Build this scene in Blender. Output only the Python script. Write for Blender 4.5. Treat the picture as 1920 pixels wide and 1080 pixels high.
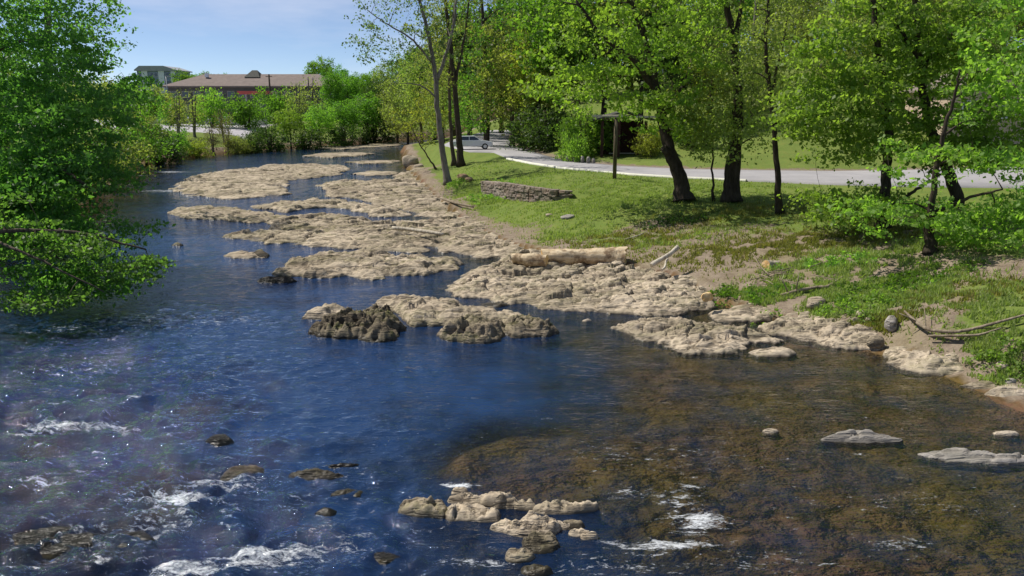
import bpy, math, random
import numpy as np
from mathutils import Vector

for o in list(bpy.data.objects):
    bpy.data.objects.remove(o)
SC = bpy.context.scene
COL = SC.collection

# ------------------------------------------------------------------ camera
CAM_H, F_PX, HORIZON = 7.0, 1440.0, 200.0
PITCH = math.atan((540 - HORIZON) / F_PX)
cam_d = bpy.data.cameras.new('camera')
cam_d.sensor_width = 36.0
cam_d.lens = 36.0 * F_PX / 1920.0
cam_d.clip_start, cam_d.clip_end = 0.1, 6000
cam = bpy.data.objects.new('camera', cam_d)
COL.objects.link(cam)
cam.location = (0, 0, CAM_H)
cam.rotation_euler = (math.pi / 2 - PITCH, 0, 0)
SC.camera = cam

# ------------------------------------------------------------------ sky, sun, exposure
SUN_AZ, SUN_EL = math.radians(-66), math.radians(54)      # azimuth clockwise from +Y (the way the camera looks)
world = bpy.data.worlds.new('World')
SC.world = world
world.use_nodes = True
wn, wl = world.node_tree.nodes, world.node_tree.links
wn.clear()
sky = wn.new('ShaderNodeTexSky')
sky.sky_type = 'NISHITA'
sky.sun_disc = False
sky.sun_elevation = SUN_EL
sky.sun_rotation = SUN_AZ % (2 * math.pi)
sky.altitude = 200
sky.air_density, sky.dust_density, sky.ozone_density = 0.48, 0.25, 2.0
tcw = wn.new('ShaderNodeTexCoord')
mapw = wn.new('ShaderNodeMapping'); mapw.inputs['Scale'].default_value = (2.2, 2.2, 11.0)
mapw.inputs['Rotation'].default_value = (0.0, 0.10, 0.0)
cn = wn.new('ShaderNodeTexNoise'); cn.inputs['Scale'].default_value = 1.6; cn.inputs['Detail'].default_value = 6; cn.inputs['Roughness'].default_value = 0.55
cr = wn.new('ShaderNodeMapRange'); cr.inputs['From Min'].default_value = 0.46; cr.inputs['From Max'].default_value = 0.72
cr.inputs['To Min'].default_value = 0.02; cr.inputs['To Max'].default_value = 0.42
mixw = wn.new('ShaderNodeMixRGB'); mixw.inputs['Color2'].default_value = (6.8, 7.1, 8.2, 1)
bg = wn.new('ShaderNodeBackground'); bg.inputs['Strength'].default_value = 0.075
wo = wn.new('ShaderNodeOutputWorld')
wl.new(tcw.outputs['Generated'], mapw.inputs['Vector']); wl.new(mapw.outputs[0], cn.inputs['Vector'])
wl.new(cn.outputs['Fac'], cr.inputs['Value']); wl.new(cr.outputs[0], mixw.inputs['Fac'])
wl.new(sky.outputs[0], mixw.inputs['Color1']); wl.new(mixw.outputs[0], bg.inputs['Color'])
wl.new(bg.outputs[0], wo.inputs['Surface'])

sun_d = bpy.data.lights.new('sun', 'SUN')
sun_d.energy, sun_d.angle, sun_d.color = 3.3, math.radians(0.55), (1.0, 0.95, 0.86)
sun = bpy.data.objects.new('sun', sun_d)
COL.objects.link(sun)
SUN_V = Vector((math.sin(SUN_AZ) * math.cos(SUN_EL), math.cos(SUN_AZ) * math.cos(SUN_EL), math.sin(SUN_EL)))
sun.rotation_euler = (-SUN_V).to_track_quat('-Z', 'Y').to_euler()
sun.location = SUN_V * 80

SC.view_settings.view_transform = 'Standard'
SC.view_settings.look = 'None'
SC.view_settings.exposure = 0.70
SC.view_settings.gamma = 1.0
SC.view_settings.use_curve_mapping = False
SC.render.engine = 'CYCLES'
SC.cycles.max_bounces = 10
SC.cycles.diffuse_bounces = 6
SC.cycles.glossy_bounces = 3
SC.cycles.transmission_bounces = 6
SC.cycles.transparent_max_bounces = 12
SC.cycles.sample_clamp_indirect = 4.0
SC.cycles.use_denoising = True
SC.cycles.caustics_reflective = False

# ------------------------------------------------------------------ helpers
rng = np.random.default_rng(7)
random.seed(7)
CP, SP = math.cos(PITCH), math.sin(PITCH)

def ray(px, py):
    u, v = px - 960.0, 540.0 - py
    return u, F_PX * CP + v * SP, -F_PX * SP + v * CP

def at(px, py, z=0.0):                       # the point of height z seen at a pixel
    rx, ry, rz = ray(px, py)
    k = (z - CAM_H) / rz
    return rx * k, ry * k, z

def atd(px, py, y):                          # the point at distance y seen at a pixel
    rx, ry, rz = ray(px, py)
    k = y / ry
    return rx * k, y, CAM_H + rz * k

def perlin(x, y, seed=0):
    xi, yi = np.floor(x).astype(np.int64), np.floor(y).astype(np.int64)
    xf, yf = x - xi, y - yi
    u, v = xf * xf * xf * (xf * (xf * 6 - 15) + 10), yf * yf * yf * (yf * (yf * 6 - 15) + 10)
    def g(ix, iy, dx, dy):
        h = (ix * 374761393 + iy * 668265263 + seed * 974634757) & 0xffffffff
        h = ((h ^ (h >> 13)) * 1274126177) & 0xffffffff
        a = ((h ^ (h >> 16)) & 0xffff) * (2 * math.pi / 65536)
        return np.cos(a) * dx + np.sin(a) * dy
    a = g(xi, yi, xf, yf); b = g(xi + 1, yi, xf - 1, yf)
    c = g(xi, yi + 1, xf, yf - 1); d = g(xi + 1, yi + 1, xf - 1, yf - 1)
    return ((a + (b - a) * u) + ((c + (d - c) * u) - (a + (b - a) * u)) * v) * 1.5

def fbm(x, y, octv=4, seed=0, gain=0.5):
    t, amp = 0, 1.0
    for i in range(octv):
        t = t + amp * perlin(x * 2 ** i + 17.3 * i, y * 2 ** i - 9.1 * i, seed + i)
        amp *= gain
    return t

def plates(x, y, seed=0):                     # cells of broken rock: (value of the cell, distance to its edge)
    xi, yi = np.floor(x).astype(np.int64), np.floor(y).astype(np.int64)
    f1 = np.full(x.shape, 9.0); f2 = np.full(x.shape, 9.0); cid = np.zeros(x.shape); sl = np.zeros(x.shape)
    for dx in (-1, 0, 1):
        for dy in (-1, 0, 1):
            ix, iy = xi + dx, yi + dy
            h = (ix * 374761393 + iy * 668265263 + seed * 974634757) & 0xffffffff
            h = ((h ^ (h >> 13)) * 1274126177) & 0xffffffff; h = h ^ (h >> 16)
            ox, oy, v = (h & 1023) / 1023, ((h >> 10) & 1023) / 1023, ((h >> 20) & 1023) / 1023
            ex, ey = x - ix - ox, y - iy - oy
            d = np.hypot(ex, ey); m = d < f1
            f2 = np.where(m, f1, np.minimum(f2, d)); sl = np.where(m, ex * (v - .5) * 2 + ey * (ox - .5) * 2, sl); cid = np.where(m, v, cid); f1 = np.minimum(f1, d)
    return cid - .5, f2 - f1, sl

def sst(a, b, x):
    t = np.clip((x - a) / (b - a), 0, 1)
    return t * t * (3 - 2 * t)

def poly_sd(X, Y, P):                        # signed distance, positive inside
    n = len(P)
    d2 = np.full(X.shape, 1e18); ins = np.zeros(X.shape, bool)
    for i in range(n):
        ax, ay = P[i]; bx, by = P[(i + 1) % n]
        ex, ey = bx - ax, by - ay
        t = np.clip(((X - ax) * ex + (Y - ay) * ey) / (ex * ex + ey * ey + 1e-12), 0, 1)
        d2 = np.minimum(d2, (X - ax - t * ex) ** 2 + (Y - ay - t * ey) ** 2)
        if ay != by:
            c = ((ay > Y) != (by > Y)) & (X < (bx - ax) * (Y - ay) / (by - ay) + ax)
            ins ^= c
    return np.where(ins, 1, -1) * np.sqrt(d2)

def line_d(X, Y, P):
    d2 = np.full(X.shape, 1e18)
    for (ax, ay), (bx, by) in zip(P[:-1], P[1:]):
        ex, ey = bx - ax, by - ay
        t = np.clip(((X - ax) * ex + (Y - ay) * ey) / (ex * ex + ey * ey + 1e-12), 0, 1)
        d2 = np.minimum(d2, (X - ax - t * ex) ** 2 + (Y - ay - t * ey) ** 2)
    return np.sqrt(d2)

def mesh_np(name, V, F, smooth=True):        # F: (n,4) or (n,3) array
    V = np.asarray(V, np.float32); F = np.asarray(F, np.int32)
    me = bpy.data.meshes.new(name)
    k = F.shape[1]
    me.vertices.add(len(V)); me.vertices.foreach_set('co', V.ravel())
    me.loops.add(F.size); me.loops.foreach_set('vertex_index', F.ravel())
    me.polygons.add(len(F)); me.polygons.foreach_set('loop_start', np.arange(len(F), dtype=np.int32) * k)
    me.update(calc_edges=True)
    if smooth:
        me.polygons.foreach_set('use_smooth', np.ones(len(F), bool))
    return me

def fattr(me, name, arr, dom='POINT'):
    a = me.attributes.new(name, 'FLOAT', dom)
    a.data.foreach_set('value', np.asarray(arr, np.float32).ravel())

def link(name, me, mat=None, parent=None, loc=None):
    o = bpy.data.objects.new(name, me)
    COL.objects.link(o)
    if mat is not None:
        me.materials.append(mat)
    if parent is not None:
        o.parent = parent
    if loc is not None:
        o.location = loc
    return o

def empty(name, loc, rz=0.0):
    o = bpy.data.objects.new(name, None)
    COL.objects.link(o)
    o.location = loc; o.rotation_euler = (0, 0, rz); o.empty_display_size = 0.3
    return o

def tag(o, label, cat, group=None, kind=None):
    o['label'] = label; o['category'] = cat
    if group: o['group'] = group
    if kind: o['kind'] = kind
    return o

class MB:                                    # collects faces for one mesh
    def __init__(s): s.v, s.f = [], []
    def add(s, V, F):
        b = len(s.v); s.v += [tuple(p) for p in V]; s.f += [tuple(b + i for i in f) for f in F]; return s
    def box(s, c, d, rz=0.0, rx=0.0, taper=1.0, jit=0.0, r=None):
        ca, sa, cx, sx = math.cos(rz), math.sin(rz), math.cos(rx), math.sin(rx)
        V = []
        for z in (-.5, .5):
            for x, y in ((-.5, -.5), (.5, -.5), (.5, .5), (-.5, .5)):
                k = taper if z > 0 else 1
                p = [x * d[0] * k, y * d[1] * k, z * d[2]]
                if jit: p = [q + r.uniform(-jit, jit) for q in p]
                p = [p[0], p[1] * cx - p[2] * sx, p[1] * sx + p[2] * cx]
                V.append((c[0] + p[0] * ca - p[1] * sa, c[1] + p[0] * sa + p[1] * ca, c[2] + p[2]))
        return s.add(V, [(3, 2, 1, 0), (4, 5, 6, 7), (0, 1, 5, 4), (1, 2, 6, 5), (2, 3, 7, 6), (3, 0, 4, 7)])
    def tube(s, pts, rad, n=6, caps=True):
        P = [Vector(p) for p in pts]
        R = rad if isinstance(rad, (list, tuple)) else [rad] * len(P)
        b = len(s.v); up = None
        for i, p in enumerate(P):
            t = (P[min(i + 1, len(P) - 1)] - P[max(i - 1, 0)])
            t = t.normalized() if t.length > 1e-9 else Vector((0, 0, 1))
            if up is None:
                up = t.orthogonal().normalized()
            up = (up - t * up.dot(t))
            up = up.normalized() if up.length > 1e-6 else t.orthogonal().normalized()
            sd = t.cross(up)
            for k in range(n):
                a = 2 * math.pi * k / n
                q = p + (up * math.cos(a) + sd * math.sin(a)) * R[i]
                s.v.append((q.x, q.y, q.z))
        for i in range(len(P) - 1):
            for k in range(n):
                k2 = (k + 1) % n
                s.f.append((b + i * n + k, b + i * n + k2, b + (i + 1) * n + k2, b + (i + 1) * n + k))
        if caps:
            s.f.append(tuple(b + k for k in range(n))[::-1])
            e = b + (len(P) - 1) * n
            s.f.append(tuple(e + k for k in range(n)))
        return s
    def prism(s, prof, y0, y1):              # profile of (x, z) pushed along y
        n = len(prof)
        V = [(x, y0, z) for x, z in prof] + [(x, y1, z) for x, z in prof]
        F = [tuple(range(n)), tuple(range(2 * n - 1, n - 1, -1))]
        F += [(i, i + n, (i + 1) % n + n, (i + 1) % n) for i in range(n)]
        return s.add(V, F)
    def build(s, name, mat, parent=None, smooth=False, bevel=0.0, loc=None):
        me = bpy.data.meshes.new(name)
        me.from_pydata(s.v, [], s.f); me.update()
        if smooth:
            me.polygons.foreach_set('use_smooth', np.ones(len(me.polygons), bool))
        o = link(name, me, mat, parent, loc)
        if bevel:
            m = o.modifiers.new('bevel', 'BEVEL'); m.width = bevel; m.segments = 2
        return o

# ------------------------------------------------------------------ materials
def newmat(name):
    m = bpy.data.materials.new(name); m.use_nodes = True
    nt = m.node_tree; nt.nodes.clear()
    return m, nt.nodes, nt.links

class NB:                                    # small node builder
    def __init__(s, name):
        s.m, s.n, s.l = newmat(name)
        s.tc = s.n.new('ShaderNodeTexCoord'); s.geo = s.n.new('ShaderNodeNewGeometry')
        s.out = s.n.new('ShaderNodeOutputMaterial')
    def put(s, sock, v):
        if v is None: return
        if isinstance(v, bpy.types.NodeSocket): s.l.new(v, sock)
        elif isinstance(v, (tuple, list)) and len(v) == 3 and sock.type == 'RGBA': sock.default_value = (*v, 1)
        else: sock.default_value = v
    def pos(s, scale=(1, 1, 1), rot=(0, 0, 0), obj=False):
        mp = s.n.new('ShaderNodeMapping'); mp.inputs['Scale'].default_value = scale; mp.inputs['Rotation'].default_value = rot
        s.l.new(s.tc.outputs['Object'] if obj else s.geo.outputs['Position'], mp.inputs['Vector'])
        return mp.outputs[0]
    def noise(s, scale, detail=4, rough=0.55, vec=None, dist=0.0):
        t = s.n.new('ShaderNodeTexNoise'); t.inputs['Scale'].default_value = scale; t.inputs['Detail'].default_value = detail
        t.inputs['Roughness'].default_value = rough; t.inputs['Distortion'].default_value = dist
        s.l.new(vec if vec else s.geo.outputs['Position'], t.inputs['Vector'])
        return t.outputs['Fac']
    def rng(s, v, a, b, c=0.0, d=1.0):
        t = s.n.new('ShaderNodeMapRange'); s.put(t.inputs['Value'], v)
        for k, x in (('From Min', a), ('From Max', b), ('To Min', c), ('To Max', d)): s.put(t.inputs[k], x)
        return t.outputs[0]
    def math(s, op, a, b=0.0):
        t = s.n.new('ShaderNodeMath'); t.operation = op; s.put(t.inputs[0], a); s.put(t.inputs[1], b); return t.outputs[0]
    def mix(s, f, a, b, mode='MIX'):
        t = s.n.new('ShaderNodeMixRGB'); t.blend_type = mode
        s.put(t.inputs[0], f); s.put(t.inputs[1], a); s.put(t.inputs[2], b); return t.outputs[0]
    def ramp(s, f, stops):
        t = s.n.new('ShaderNodeValToRGB'); e = t.color_ramp.elements
        while len(e) < len(stops): e.new(0.5)
        for q, (p, c) in zip(e, stops): q.position = p; q.color = (*c, 1)
        s.put(t.inputs[0], f); return t.outputs[0]
    def attr(s, name):
        t = s.n.new('ShaderNodeAttribute'); t.attribute_name = name; return t.outputs['Fac']
    def bump(s, h, strength=0.5, dist=0.05, nrm=None):
        t = s.n.new('ShaderNodeBump'); t.inputs['Strength'].default_value = strength; t.inputs['Distance'].default_value = dist
        s.put(t.inputs['Height'], h)
        if nrm: s.l.new(nrm, t.inputs['Normal'])
        return t.outputs[0]
    def prin(s, col, rough=0.8, spec=0.3, nrm=None, metal=0.0, coat=0.0):
        p = s.n.new('ShaderNodeBsdfPrincipled')
        s.put(p.inputs['Base Color'], col); s.put(p.inputs['Roughness'], rough); s.put(p.inputs['Specular IOR Level'], spec)
        s.put(p.inputs['Metallic'], metal); s.put(p.inputs['Coat Weight'], coat)
        if nrm: s.l.new(nrm, p.inputs['Normal'])
        return p.outputs[0]
    def done(s, sh): s.l.new(sh, s.out.inputs['Surface']); return s.m
    def z(s):
        t = s.n.new('ShaderNodeSeparateXYZ'); s.l.new(s.geo.outputs['Position'], t.inputs[0]); return t.outputs['Z']

def plain(name, col, rough=0.7, spec=0.3, var=0.15, scale=6.0, metal=0.0, coat=0.0):
    b = NB(name)
    n = b.noise(scale, 4)
    c = b.mix(b.rng(n, .3, .7), tuple(x * (1 - var) for x in col), tuple(min(1, x * (1 + var)) for x in col))
    return b.done(b.prin(c, rough, spec, b.bump(n, .15, .02), metal, coat))

def rock_mat(name, pale, mid, dark, moss, wet_top=0.07, mossy=0.5, rustv=0.0):
    b = NB(name)
    vec = b.pos((.55, 1.5, 2.0), (0.05, 0.08, 0.36))
    n1 = b.noise(0.40, 3, .5, vec); n2 = b.noise(2.6, 3, .55, vec, .5); n3 = b.noise(21, 4, .65)
    st = b.noise(1.0, 4, .6, b.pos((0.40, 3.4, 5.0), (0.1, 0.0, 0.36)), .4)
    st2 = b.noise(3.0, 4, .6, b.pos((0.35, 3.0, 5.0), (0.1, 0.0, 0.36)), .3)
    c = b.mix(b.rng(n1, .40, .60), mid, pale)
    c = b.mix(b.rng(b.noise(.62, 3, .5, vec, .8), .50, .58, 0, .60), c, tuple(x * .55 + y * .25 for x, y in zip(mid, moss)))
    c = b.mix(b.rng(st, .55, .62, 0, .65), c, dark)
    c = b.mix(b.rng(st2, .57, .64, 0, .55), c, dark)
    c = b.mix(b.rng(n2, .58, .65, 0, .75), c, dark)
    c = b.mix(b.rng(n3, .45, .75, 0, .28), c, tuple(x * .5 for x in mid))
    if rustv: c = b.mix(b.rng(b.noise(1.4, 3), .5, .7, 0, rustv), c, (.30, .17, .09))
    mm = b.math('MULTIPLY', b.rng(b.noise(.8, 4, .6, vec), .50, .58), b.rng(b.noise(7, 3), .3, .6))
    c = b.mix(b.math('MULTIPLY', mm, mossy), c, moss)
    zz = b.math('ADD', b.z(), b.rng(n2, .3, .7, -.05, .05))
    wet = b.rng(zz, wet_top, wet_top - .07)
    c = b.mix(b.math('MULTIPLY', wet, .85), c, tuple(x * .22 for x in mid))
    c = b.mix(b.rng(b.z(), .015, -.05), c, b.mix(n2, (.045, .036, .014), (.10, .075, .032)))
    h = b.math('ADD', b.math('MULTIPLY', b.rng(st, .52, .62), -.5), b.math('MULTIPLY', n3, .18))
    h = b.math('ADD', h, b.math('MULTIPLY', b.rng(st2, .54, .64), -.35))
    h = b.math('ADD', h, b.math('MULTIPLY', b.rng(n2, .55, .65), -.5))
    nr = b.bump(h, .8, .07)
    return b.done(b.prin(c, b.rng(wet, 0, 1, .9, .35), .25, nr))

M = {}
M['rock_pale'] = rock_mat('rock_pale', (.56, .465, .345), (.42, .345, .25), (.15, .12, .085), (.13, .13, .045), mossy=.4)
M['rock_shelf'] = rock_mat('rock_shelf', (.53, .44, .325), (.38, .31, .225), (.13, .105, .075), (.15, .14, .055), mossy=.6)
M['rock_mossy'] = rock_mat('rock_mossy', (.29, .24, .165), (.105, .085, .058), (.028, .024, .018), (.10, .105, .028), wet_top=.14, mossy=.8)
M['rock_mixed'] = rock_mat('rock_mixed', (.46, .38, .275), (.25, .205, .145), (.06, .048, .034), (.11, .11, .035), wet_top=.10, mossy=.6)
M['rock_dark'] = rock_mat('rock_dark', (.06, .05, .035), (.032, .026, .02), (.025, .02, .016), (.055, .06, .018), wet_top=.2, mossy=.6)
M['stone_grey'] = rock_mat('stone_grey', (.46, .42, .38), (.34, .31, .28), (.18, .16, .135), (.12, .12, .07), wet_top=-2, mossy=.2)
M['stone_pale'] = rock_mat('stone_pale', (.52, .44, .34), (.42, .35, .26), (.25, .2, .14), (.2, .19, .1), wet_top=-2, mossy=.1)
M['stone_wall'] = rock_mat('stone_wall', (.40, .33, .28), (.28, .225, .19), (.14, .11, .09), (.10, .11, .05), wet_top=-2, mossy=.5, rustv=.3)
M['stone_rust'] = rock_mat('stone_rust', (.46, .31, .2), (.36, .23, .14), (.2, .12, .08), (.2, .19, .1), wet_top=-2, mossy=.1)

def leaf_mat(name, c1, c2, trans=0.55, dry=None):
    b = NB(name)
    oi = b.n.new('ShaderNodeObjectInfo')
    t = b.attr('tint')
    c = b.mix(t, c1, c2)
    if dry: c = b.mix(b.rng(t, .82, .95, 0, .8), c, dry)
    hs = b.n.new('ShaderNodeHueSaturation')
    b.put(hs.inputs['Hue'], b.rng(oi.outputs['Random'], 0, 1, .485, .515)); b.put(hs.inputs['Value'], b.rng(oi.outputs['Random'], 0, 1, .82, 1.15))
    hs.inputs['Saturation'].default_value = 1.0
    b.put(hs.inputs['Color'], c)
    c = hs.outputs[0]
    d = b.n.new('ShaderNodeBsdfPrincipled'); b.put(d.inputs['Base Color'], c); d.inputs['Roughness'].default_value = .5; d.inputs['Specular IOR Level'].default_value = .3
    tr = b.n.new('ShaderNodeBsdfTranslucent'); b.put(tr.inputs['Color'], b.mix(1.0, c, (1.45, 1.72, .6), 'MULTIPLY'))
    mx = b.n.new('ShaderNodeMixShader'); mx.inputs[0].default_value = min(trans + .05, .7)
    b.l.new(d.outputs[0], mx.inputs[1]); b.l.new(tr.outputs[0], mx.inputs[2])
    return b.done(mx.outputs[0])

M['leaf_maple'] = leaf_mat('leaf_maple', (.15, .26, .06), (.30, .41, .10))
M['leaf_fresh'] = leaf_mat('leaf_fresh', (.145, .27, .05), (.30, .41, .085))
M['leaf_yellow'] = leaf_mat('leaf_yellow', (.18, .205, .045), (.33, .33, .085), dry=(.26, .17, .06))
M['leaf_olive'] = leaf_mat('leaf_olive', (.17, .205, .07), (.30, .325, .12), dry=(.22, .16, .09))
M['leaf_deep'] = leaf_mat('leaf_deep', (.075, .17, .03), (.175, .29, .05), .55)
M['leaf_over'] = leaf_mat('leaf_over', (.075, .165, .045), (.17, .28, .08), .55)
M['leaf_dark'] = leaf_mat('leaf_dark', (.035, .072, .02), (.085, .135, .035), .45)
M['leaf_pale'] = leaf_mat('leaf_pale', (.075, .115, .05), (.15, .2, .085), .5)
M['leaf_twig'] = leaf_mat('leaf_twig', (.13, .11, .06), (.22, .19, .09), .4)

def bark_mat(name, c1, c2):
    b = NB(name)
    n = b.noise(3.0, 6, .7, b.pos((3, 3, .5))); n2 = b.noise(1.2, 3)
    c = b.mix(b.rng(n, .35, .65), c1, c2); c = b.mix(b.rng(n2, .5, .7, 0, .5), c, tuple(x * 1.3 for x in c2))
    return b.done(b.prin(c, .9, .15, b.bump(n, .9, .05)))
M['bark_dark'] = bark_mat('bark_dark', (.030, .022, .016), (.085, .066, .05))
M['bark_grey'] = bark_mat('bark_grey', (.09, .075, .062), (.25, .225, .195))
M['bark_brown'] = bark_mat('bark_brown', (.06, .045, .032), (.15, .12, .09))
M['driftwood'] = bark_mat('driftwood', (.28, .235, .18), (.60, .54, .44))
M['dead_branch'] = bark_mat('dead_branch', (.13, .10, .07), (.34, .28, .2))
def log_mat():
    b = NB('log_bark')
    vec = b.pos((.55, 3.0, 3.0))
    n = b.noise(2.4, 6, .7, vec); n2 = b.noise(2.2, 5, .65); n3 = b.noise(9, 4)
    c = b.mix(b.rng(n, .35, .65), (.44, .32, .19), (.68, .56, .385))
    c = b.mix(b.rng(n2, .50, .60, 0, .85), c, (.20, .13, .075))
    c = b.mix(b.rng(n3, .55, .75, 0, .5), c, (.7, .6, .43))
    return b.done(b.prin(c, .85, .2, b.bump(b.math('ADD', n, b.math('MULTIPLY', n3, .4)), .8, .06)))
M['log_bark'] = log_mat()
def cut_mat():
    b = NB('cut_wood')
    n = b.noise(5, 4); c = b.mix(b.rng(n, .35, .65), (.62, .36, .13), (.80, .60, .33))
    return b.done(b.prin(c, .85, .2, b.bump(n, .4, .02)))
M['cut_wood'] = cut_mat()
M['road'] = plain('road', (.36, .345, .345), .9, .2, .16, 1.3)
M['kerb'] = plain('kerb', (.72, .70, .60), .85, .2, .1, 3)
M['post_wood'] = bark_mat('post_wood', (.075, .06, .04), (.16, .13, .085))
M['pale_board'] = plain('pale_board', (.46, .42, .34), .8, .2, .2, 4)
M['dark_wall'] = plain('dark_wall', (.07, .035, .026), .85, .2, .3, 4)
M['shelter_roof'] = plain('shelter_roof', (.075, .075, .065), .85, .2, .3, 3)
M['roof_brown'] = plain('roof_brown', (.215, .175, .155), .9, .15, .12, .8)
M['wall_dark'] = plain('wall_dark', (.10, .095, .095), .8, .2, .2, .6)
M['wall_beige'] = plain('wall_beige', (.38, .34, .29), .8, .2, .1, .6)
M['wall_white'] = plain('wall_white', (.70, .72, .77), .7, .3, .06, .6)
M['wall_blue'] = plain('wall_blue', (.22, .27, .36), .7, .3, .1, .6)
M['roof_grey'] = plain('roof_grey', (.33, .34, .36), .8, .3, .1, .6)
M['glass'] = plain('glass', (.035, .05, .075), .12, .8, .2, .6)
M['canopy_red'] = plain('canopy_red', (.55, .10, .08), .6, .4, .1, 1)
M['canopy_pink'] = plain('canopy_pink', (.66, .40, .38), .7, .3, .1, 1)
M['metal_grey'] = plain('metal_grey', (.35, .36, .38), .45, .5, .1, 4, .6)
M['lot'] = plain('lot', (.42, .40, .42), .9, .2, .1, .4)
for nm, c in (('silver', (.62, .64, .68)), ('white', (.80, .80, .80)), ('black', (.03, .03, .035)), ('blue', (.06, .12, .3)), ('red', (.45, .04, .03))):
    M['paint_' + nm] = plain('paint_' + nm, c, .25, .5, .03, 3, .0, .8)
M['tyre'] = plain('tyre', (.025, .025, .025), .85, .2, .2, 8)
M['rim'] = plain('rim', (.5, .5, .52), .35, .5, .05, 8, .8)
M['lamp_glass'] = plain('lamp_glass', (.75, .75, .72), .15, .6, .03, 8)
M['lamp_red'] = plain('lamp_red', (.35, .02, .02), .2, .6, .03, 8)

# ------------------------------------------------------------------ the lie of the land
def W(pts, z=0.0): return [at(p[0], p[1], z)[:2] for p in pts]
shoreR = [(26, -40), (22, -10), (17.5, 8)] + W([(1960, 785), (1860, 740), (1790, 712), (1690, 672), (1640, 660), (1560, 640), (1470, 605), (1345, 568), (1250, 530),
          (1130, 505), (1040, 488), (960, 468), (915, 445), (870, 420), (825, 385), (795, 355), (772, 330), (764, 305), (757, 285)]) + [(-16.5, 131), (-13, 152), (-4, 176), (14, 200), (60, 225)]
shoreL = [(70, 250), (5, 216), (-15, 190), (-25, 162), (-31, 146), (-41, 131), (-44.5, 116), (-46, 104), (-43, 88), (-37, 70), (-30, 52), (-24.5, 36), (-21.5, 24), (-20, 8), (-20, -40)]
RIVER = shoreR + shoreL

roadN = W([(2100, 362), (1920, 352), (1740, 350), (1560, 346), (1400, 339), (1290, 334), (1190, 328), (1062, 316), (1000, 307), (955, 298), (926, 286), (880, 285)], 2.4) + [(-8.5, 96), (-8.3, 112), (-7, 130), (-4, 158)]
roadF = W([(2100, 305), (1920, 308), (1740, 318), (1560, 321), (1400, 319), (1290, 317), (1160, 311), (1060, 301), (1020, 291), (990, 281), (970, 275), (955, 270)], 2.4) + [(0.5, 104), (-0.5, 114), (-0.5, 130), (2.5, 156)]
ROADZ = 2.42
ROADP = roadN + roadF[::-1]

ctl = []
def cp(px, py, z): x, y, _ = at(px, py, z); ctl.append((x, y, z))
for p in ((1930, 700, .30), (1860, 700, .22), (1780, 685, .14), (1650, 640, .14), (1560, 618, .17), (1480, 585, .22), (1360, 545, .28), (1240, 505, .45), (1100, 482, .45), (1010, 462, .4),
          (960, 430, .4), (920, 395, .45), (880, 362, .6), (850, 343, .7), (815, 318, .5),
          (1080, 455, .7), (1200, 462, .75), (1300, 480, .85), (1400, 500, .9), (1440, 530, .7), (1520, 555, .65), (1640, 590, .65), (1750, 600, .95), (1860, 600, 1.15), (1930, 640, 1.05),
          (1500, 470, 1.3), (1620, 460, 1.55), (1740, 470, 1.85), (1900, 490, 2.0), (1910, 550, 1.55), (1780, 540, 1.35), (1660, 520, 1.1),
          (1280, 375, 2.0), (1375, 375, 2.1), (1460, 400, 1.9), (1650, 425, 1.95), (1800, 410, 2.25), (1930, 420, 2.35), (1550, 400, 2.05),
          (1340, 420, 1.5), (1100, 400, 1.35), (1190, 420, 1.25), (1010, 415, .8), (960, 395, .75), (1150, 345, 2.3), (1290, 348, 2.3), (1080, 350, 2.15),
          (1056, 374, 1.45), (1000, 380, 1.1), (950, 378, .85), (908, 368, .75),
          (912, 336, 2.0), (950, 338, 2.02), (1000, 345, 2.02), (1060, 352, 2.02), (880, 325, 1.6), (900, 310, 2.0), (865, 312, 1.5), (845, 330, .95), (850, 300, 1.6), (805, 300, .6), (790, 315, .35)):
    cp(*p)
for i in range(0, 12): ctl.append((*roadN[i], ROADZ)); ctl.append((*roadF[i], ROADZ + .05))
ctl += [(-8.5, 100, 2.3), (-12.5, 108, 1.2), (-8, 120, 2.3), (-6, 140, 2.6), (2, 150, 3.2), (-12, 140, 1.0), (16, 68, 3.0), (26, 70, 3.6), (8, 78, 3.1), (20, 92, 5.4), (36, 80, 5.6), (46, 58, 4.2), (70, 55, 5.5),
        (10, 100, 5.2), (8, 130, 8.0), (30, 125, 12), (55, 110, 11), (90, 120, 14), (20, 170, 13), (60, 180, 18), (120, 160, 18), (0, 240, 10), (60, 300, 24), (200, 300, 26), (-40, 320, 9),
        (40, 40, 3.2), (34, 22, 2.6), (40, 5, 2.6), (30, 12, 1.6), (60, 20, 4), (40, -30, 3), (24, 20, 1.6), (21, 14, .7), (23, 30, 2.3)]
for (x, y), s in zip(shoreL[2:-1], [0] * 20):
    pass
for x, y, nx, ny in ((-15, 190, -.9, .45), (-25, 162, -.85, .5), (-33, 145, -.7, .7), (-42, 131, -.9, .4), (-46, 112, -1, 0), (-44, 90, -1, .1), (-37, 70, -.95, -.2), (-30, 52, -.93, -.3), (-24.5, 36, -.97, -.2), (-21.5, 22, -1, 0), (-20, 5, -1, 0), (-20, -30, -1, 0)):
    for dd, zz in ((2.5, 1.0), (7, 2.4), (20, 3.2), (55, 3.5)):
        ctl.append((x + nx * dd, y + ny * dd, zz))
ctl += [(-90, 210, 3.6), (-60, 210, 3.6), (-40, 200, 3.6), (-140, 200, 4), (-160, 330, 6), (-80, 320, 6), (-80, 420, 12), (-200, 420, 14), (0, 420, 16), (-300, 200, 8), (-300, 500, 20), (0, 700, 28), (300, 600, 30), (-150, 60, 4), (-400, 0, 6), (300, 0, 10), (0, 1500, 30), (-900, 900, 30), (900, 900, 36), (-160, 120, 3.6)]
CT = np.array(ctl)
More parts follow.
